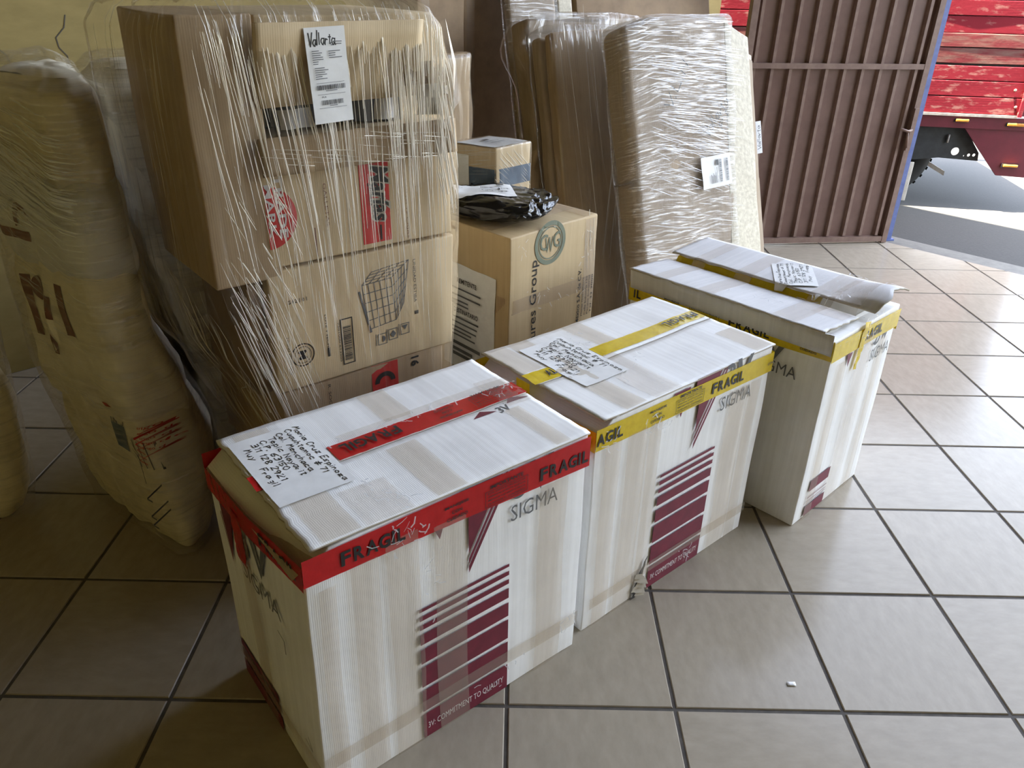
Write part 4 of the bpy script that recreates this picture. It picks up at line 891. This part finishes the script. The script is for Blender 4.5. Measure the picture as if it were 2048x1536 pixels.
put_text(mb, LS, 'REMITENTE', .075, .335, .175, .352, .0095, .015); put_text(mb, LS, 'DESTINATARIO', .06, .222, .185, .240, .0095, .015); mb.build('lettering', 'ink', lb)
mb = MB(); rr = random.Random(2)
for y in (.31, .285, .265, .25, .20, .18, .16, .145, .13): put_rect(mb, LS, .05, y, .05 + rr.uniform(.08, .15), y + .006, .0095, 4)
for y, a in ((.095, .20), (.07, .16), (.05, .20)): put_rect(mb, LS, .055, y, a, y + .013, .0095, 4)
mb.build('small_print', 'grey', lb)
mb = MB(); put_poly(mb, KT, [(.31, .17), (.33, .13), (.36, .16), (.34, .20)], .002); mb.build('stain', 'dark', t)
clear_tapes(t, KT, [(.0, .10, .434, .17, 'clear_w'), (.37, .0, .43, .40, 'clear')]); clear_tapes(t, KF, [(.0, .53, .434, .58, 'clear'), (.37, .45, .432, .79, 'clear_w'), (.0, .30, .434, .34, 'clear_w')])
scraps(t, KF, [(.06, .74, .02, .03, 6), (.14, .56, .03, .03, 8), (.38, .70, .02, .05, 10), (.3, .55, .04, .02, 6), (.16, .40, .02, .02, 6)], 31, 'fold_glint'); ribbon_folds(KF, [(10, .37, .42, .62, .78, .08, .2, 4, .003)], 33, 'fold_glint', t)
# small parcel
pb = thing('small_parcel', 'small film-wrapped brown box with blue band and white top label, on the kraft carton', 'box')
S0 = V((-.075, 1.524, .800)); SU = (V((.049, 1.655, 0)) - V((-.075, 1.524, 0))); SW = (V((-.233, 1.617, 0)) - V((-.075, 1.524, 0))); SU.z = SW.z = 0
b0 = rbox(S0 + Z * .0005, SU, SW, Z * .188, .005, 2, 6, crumple(.003, 9, 50)).build('body', 'kraft', pb, True, 1e-5); SBv = bvh(b0)
GF_ = Hit(SBv, S0, SU, Z, SU.cross(Z).normalized()); GL = Hit(SBv, S0, SW, Z, Z.cross(SW).normalized() * -1)
if GF_.n.dot(SW) > 0: GF_.n = -GF_.n
if GL.n.dot(SU) > 0: GL.n = -GL.n
GT = Hit(SBv, S0 + Z * .188, SU, SW, Z)
LU, LW = SU.length, SW.length
mb = MB(); put_rect(mb, GF_, .0, .05, LU, .115, .0015, 8, 4); put_rect(mb, GL, .0, .05, LW * .62, .115, .0015, 8, 4); mb.build('printed_band', 'blue_ink', pb)
lb = sheet(GL, LW * .62, .01, LW * .36, .145, .003, 8, 'paper', pb, 'paper_label', .001, 7)
lb = sheet(GT, .004, .01, LU * .96, LW * .92, .004, 10, 'paper', pb, 'paper_label', .003, 8)
mb = MB(); barcode(mb, GT, .05, .06, .12, .068, .0085, 2); barcode(mb, GT, .05, .085, .12, .092, .0085, 3); put_rect(mb, GT, .07, .11, .10, .125, .0085); mb.build('lettering', 'ink', lb)
mb = rbox(S0 - SU.normalized() * .004 - SW.normalized() * .004 + Z * .001, SU * 1.05, SW * 1.05, Z * .195, .008, 2, 8, crumple(.004, 14, 60)).build('stretch_film', 'film_soft', pb, True, 1e-5)
ribbon_folds(Face(S0 + Z * 0, SU, Z, GF_.n).sub(0, 0, 0), [(34, .03, .15, .03, .15, .05, .13, 48, .0022)], 34, 'fold_glint', pb); ribbon_folds(Face(S0 + GL.n * .006, SW, Z, GL.n), [(14, .03, .15, .09, .18, .04, .12, 80, .0014)], 35, 'fold_glint', pb)
# black poly bag
bgm = MB(); rr = random.Random(9); cx = V((-.060, 1.352, .802))
bu, bw = ang(-14), ang(76); rows = []
n1, n2 = 130, 56
def bagp(i, j):
    t = 2 * math.pi * i / n1; f = j / (n2 - 1); ph = -math.pi / 2 + math.pi * f
    rx, ry = .185, .145; k = abs(math.cos(ph)) ** .45; c, s = math.cos(t), math.sin(t)
    x = rx * math.copysign(abs(c) ** .7, c) * k; y = ry * math.copysign(abs(s) ** .7, s) * k
    z = .040 + .040 * math.copysign(abs(math.sin(ph)) ** .8, math.sin(ph)) * (1 - .45 * max(0, c) * k)
    q = V((x * 9, y * 9, z * 14)); d = .016 * noise.noise(q) + .014 * abs(noise.noise(q * 2.2)) + .010 * abs(noise.noise(q * 4.3)) + .005 * abs(noise.noise(q * 9))
    if f > .55 and abs(c) * k < .6: d *= .5
    p = cx + bu * (x + d * c) + bw * (y + d * s) + Z * max(.002, z + d * .9); return p
vs = [bagp(i, j) for j in range(n2) for i in range(n1)]
bgm.add(vs, [(j * n1 + i, j * n1 + (i + 1) % n1, (j + 1) * n1 + (i + 1) % n1, (j + 1) * n1 + i) for j in range(n2 - 1) for i in range(n1)])
pk = thing('black_mailing_bag', 'crumpled glossy black plastic mailing bag with white label, lying on the kraft carton', 'parcel')
bo = bgm.build('bag', 'black_poly', pk, True, 1e-5)
BT = Hit(bvh(bo), cx + Z * .10, bu, bw, Z)
BL = BT.sub(-.035, .0, 24)
lb = sheet(BL, -.115, -.075, .20, .15, .003, 14, 'paper', pk, 'shipping_label', .002, 9)
mb = MB(); hand(mb, BL, 'Carta', -.10, .045, .022, .003, 3, .1, .08); barcode(mb, BL, -.03, -.015, .07, .000, .008, 5); barcode(mb, BL, -.03, -.05, .06, -.035, .008, 6); put_rect(mb, BL, .03, .03, .055, .05, .008)
mb.build('lettering', 'ink', lb)

# leaning packages
LE, LB = ang(30), ang(120); LUP = (Z + LB * .26).normalized(); LNR = LE.cross(LUP).normalized()
if LNR.dot(LB) > 0: LNR = -LNR
LO = V((1.151, 2.365, .002))
def LP(off): return LO + LB * off
def lslab(off, u0, u1, w0, w1, v0, v1, m, name, parent, r=.02, amp=.006, seed=1, top=None, seg=4, cuts=12):
    o = LP(off) + LE * u0 - LNR * w0 + LUP * v0
    return rbox(o, LE * (u1 - u0), -LNR * (w1 - w0), LUP * (v1 - v0), r, seg, cuts, lambda p, q: p + V((nz(p, 5, seed), nz(p, 5, seed + 5), nz(p, 5, seed + 9))) * amp + (top(q) if top else V())).build(name, m, parent, True, 1e-5)
t = thing('leaning_package', 'large flat film-wrapped package leaning back, white delivery label on its front', 'package')
ZL = .045
core = lslab(0, -.63, .0, .0, .16, ZL, 1.425, 'wrapcard', 'board_panel', t, .035, .010, 1, lambda q: LE * (.05 * (1 - q[2]) * (1 - q[0])) - LUP * .045 * max(0, 1 - q[0] * 4) * (q[2] > .5))
bdA = lslab(0, -.05, .165, -.004, .022, .02, 1.40, 'foam', 'foam_panel', t, .006, .005, 2, lambda q: LE * (-.07 * q[2] * q[0]) - LUP * .07 * q[0] * (q[2] > .5))
bdB = lslab(0, -.05, .245, .075, .10, .02, 1.36, 'foam', 'foam_panel', t, .005, .005, 3, lambda q: LE * (-.05 * q[2] * q[0]) - LUP * .10 * q[0] * (q[2] > .5))
bdC = lslab(0, -.05, .215, .03, .072, .03, 1.33, 'wrapcard', 'board_panel', t, .004, .005, 4, lambda q: LE * (-.06 * q[2] * q[0]) - LUP * .10 * q[0] * (q[2] > .5))
film_f = lslab(0, -.642, .012, -.012, .172, ZL - .01, 1.438, 'film_white', 'stretch_film', t, .04, .014, 5, lambda q: LE * (.05 * (1 - q[2]) * (1 - q[0])) - LUP * .04 * max(0, 1 - q[0] * 4) * (q[2] > .5), 4, 40)
LF = Face(LO + LNR * .024, LE, LUP, LNR)
ribbon_folds(LF, [(170, -.46, -.02, .82, 1.30, .05, .22, 82, .0028), (80, -.50, -.08, .66, .98, .05, .20, 70, .0022), (34, -.55, -.02, .30, .62, .04, .16, 80, .002), (40, -.55, -.02, 1.2, 1.40, .04, .2, 88, .003)], 41, 'fold_glint_w', t)
mb = MB()
for pts in ([(.02, 1.146), (-.38, .84), (-.66, .60)], [(.02, .63), (-.23, .42), (-.34, .33)]): put_line(mb, LF, pts, .0022, .004)
mb.build('tape_edge', 'clear_w', t)['kind'] = 'stuff'
LBL = LF.sub(-.235, .665, 4)
LB2 = sheet(LBL, 0, 0, .18, .145, .004, 10, 'paper', t, 'shipping_label', .003, 11)
mb = MB(); hand(mb, LBL.sub(.034, .008, 90), 'Vallarta', 0, 0, .026, .0028, 5, .1, .085)
for x0 in (.105, .145): barcode(mb, LBL, x0, .02, x0 + .014, .125, .0095, 8, True)
put_rect(mb, LBL, .085, .10, .10, .125, .0095); mb.build('lettering', 'ink', LB2)
mb = MB(); rr = random.Random(4)
for i in range(7): put_rect(mb, LBL, .05 + .006 * i, .02, .0525 + .006 * i, .02 + rr.uniform(.03, .075), .0095)
mb.build('small_print', 'grey', LB2)
mb = MB(); hand(mb, LF.sub(-.19, .90, 48), 'Vallarta', 0, 0, .045, .0035, 8, .1, .20); hand(mb, LF.sub(-.10, .93, 48), 'P.F.', 0, 0, .035, .003, 9, .1, .12); hand(mb, LF.sub(-.40, 1.03, 60), 'V.L.N', 0, 0, .05, .004, 9, .1, .22); mb.build('handwriting', 'grey', t)
LT = sheet(Face(LO + LNR * .006, LE, LUP, LNR).sub(.135, .80, 3), 0, 0, .035, .15, .0, 6, 'white_b', t, 'tag', .001, 3)
mb = MB(); hand(mb, Face(LO + LNR * .006, LE, LUP, LNR).sub(.160, .82, 93), 'Vallarta', 0, 0, .02, .0025, 8, .1, .11); mb.build('handwriting', 'ink', LT)

t = thing('leaning_package', 'brown flat carton leaning directly behind the big white-filmed package', 'package')
lslab(.34, -.775, -.15, 0, .07, .004, 1.365, 'wrapcard_b', 'carton', t, .012, .008, 12, lambda q: LUP * -.02 * (1 - q[0]) * (q[2] > .5)); lslab(.34, -.80, -.15, .075, .15, .004, 1.335, 'wrapcard', 'carton', t, .02, .010, 13)
lslab(.34, -.815, -.14, -.010, .165, .004, 1.38, 'film_soft', 'stretch_film', t, .03, .010, 14, None, 4, 26)
ribbon_folds(Face(LP(.34) + LNR * .016, LE, LUP, LNR), [(14, -.75, -.3, .4, 1.2, .3, .7, 2, .002), (6, -.7, -.4, .2, .7, .4, .8, -14, .003), (14, -.74, -.5, 1.28, 1.36, .03, .07, 4, .005)], 45, 'fold_glint', t)
t = thing('leaning_package', 'pale plastic-filmed package with pointed loose corner, second behind the big white one', 'package')
lslab(.56, -.83, -.10, 0, .15, .004, 1.39, 'wrapcard', 'carton', t, .02, .012, 22, lambda q: LE * .06 * (q[2] > .5) * (1 - q[0]))
lslab(.56, -.85, -.08, -.012, .165, .004, 1.415, 'film_soft', 'stretch_film', t, .04, .02, 24, lambda q: LE * (.07 * (q[2] > .5) * (1 - q[0]) - .08 * (1 - q[0]) * math.exp(-((q[2] - .90) / .08) ** 2)), 4, 30)
lslab(.56, -.75, -.30, -.016, .02, 1.375, 1.415, 'film_white', 'film_roll', t, .012, .01, 25)
t = thing('leaning_package', 'tall cream-edged wrapped panel rising highest behind the leaning packages', 'package')
lslab(.87, -.69, -.40, 0, .06, .004, 1.78, 'wrapcard', 'carton', t, .02, .008, 32); lslab(.87, -.39, -.30, 0, .05, .004, 1.78, 'foam', 'foam_panel', t, .01, .004, 33); lslab(.87, -.70, -.385, -.01, .07, .004, 1.79, 'film_white', 'stretch_film', t, .025, .01, 34, None, 4, 20)
t = thing('dark_panel', 'dark brown slab leaning upright, filling the gap between the tall wrapped panel and the gate', 'panel')
lslab(.87, -.275, .655, .0, .05, .004, 1.85, 'kraft_d', 'board', t, .006, .002, 42)  # widened beyond the dark pillar to keep the gap by the gate dark
# tall cartons against the wall
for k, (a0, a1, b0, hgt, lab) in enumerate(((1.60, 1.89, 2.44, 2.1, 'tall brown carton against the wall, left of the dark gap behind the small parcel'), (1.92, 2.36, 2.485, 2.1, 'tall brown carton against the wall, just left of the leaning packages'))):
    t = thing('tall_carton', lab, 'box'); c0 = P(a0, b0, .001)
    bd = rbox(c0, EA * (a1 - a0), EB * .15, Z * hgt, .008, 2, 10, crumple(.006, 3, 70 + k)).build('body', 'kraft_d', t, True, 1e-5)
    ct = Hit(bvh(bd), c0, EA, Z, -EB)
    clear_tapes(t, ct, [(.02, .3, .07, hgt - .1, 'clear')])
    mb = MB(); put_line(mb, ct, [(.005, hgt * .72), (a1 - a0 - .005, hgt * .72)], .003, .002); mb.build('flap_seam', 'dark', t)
t = thing('wrapped_box_column', 'small dark wrapped carton column peeking out behind the tall stack', 'box')
c0 = P(.86, 1.56, .001); rbox(c0, EA * .33, EB * .28, Z * .88, .006, 2, 6, crumple(.006, 4, 81)).build('carton', 'kraft_d', t, True, 1e-5); rbox(c0 + Z * .882, EA * .335, EB * .28, Z * .365, .006, 2, 6, crumple(.006, 4, 82)).build('carton', 'kraft_b', t, True, 1e-5)
rbox(c0 - EA * .01 - EB * .01, EA * .36, EB * .30, Z * 1.262, .02, 3, 20, crumple(.012, 9, 83)).build('stretch_film', 'film_soft', t, True, 1e-5)
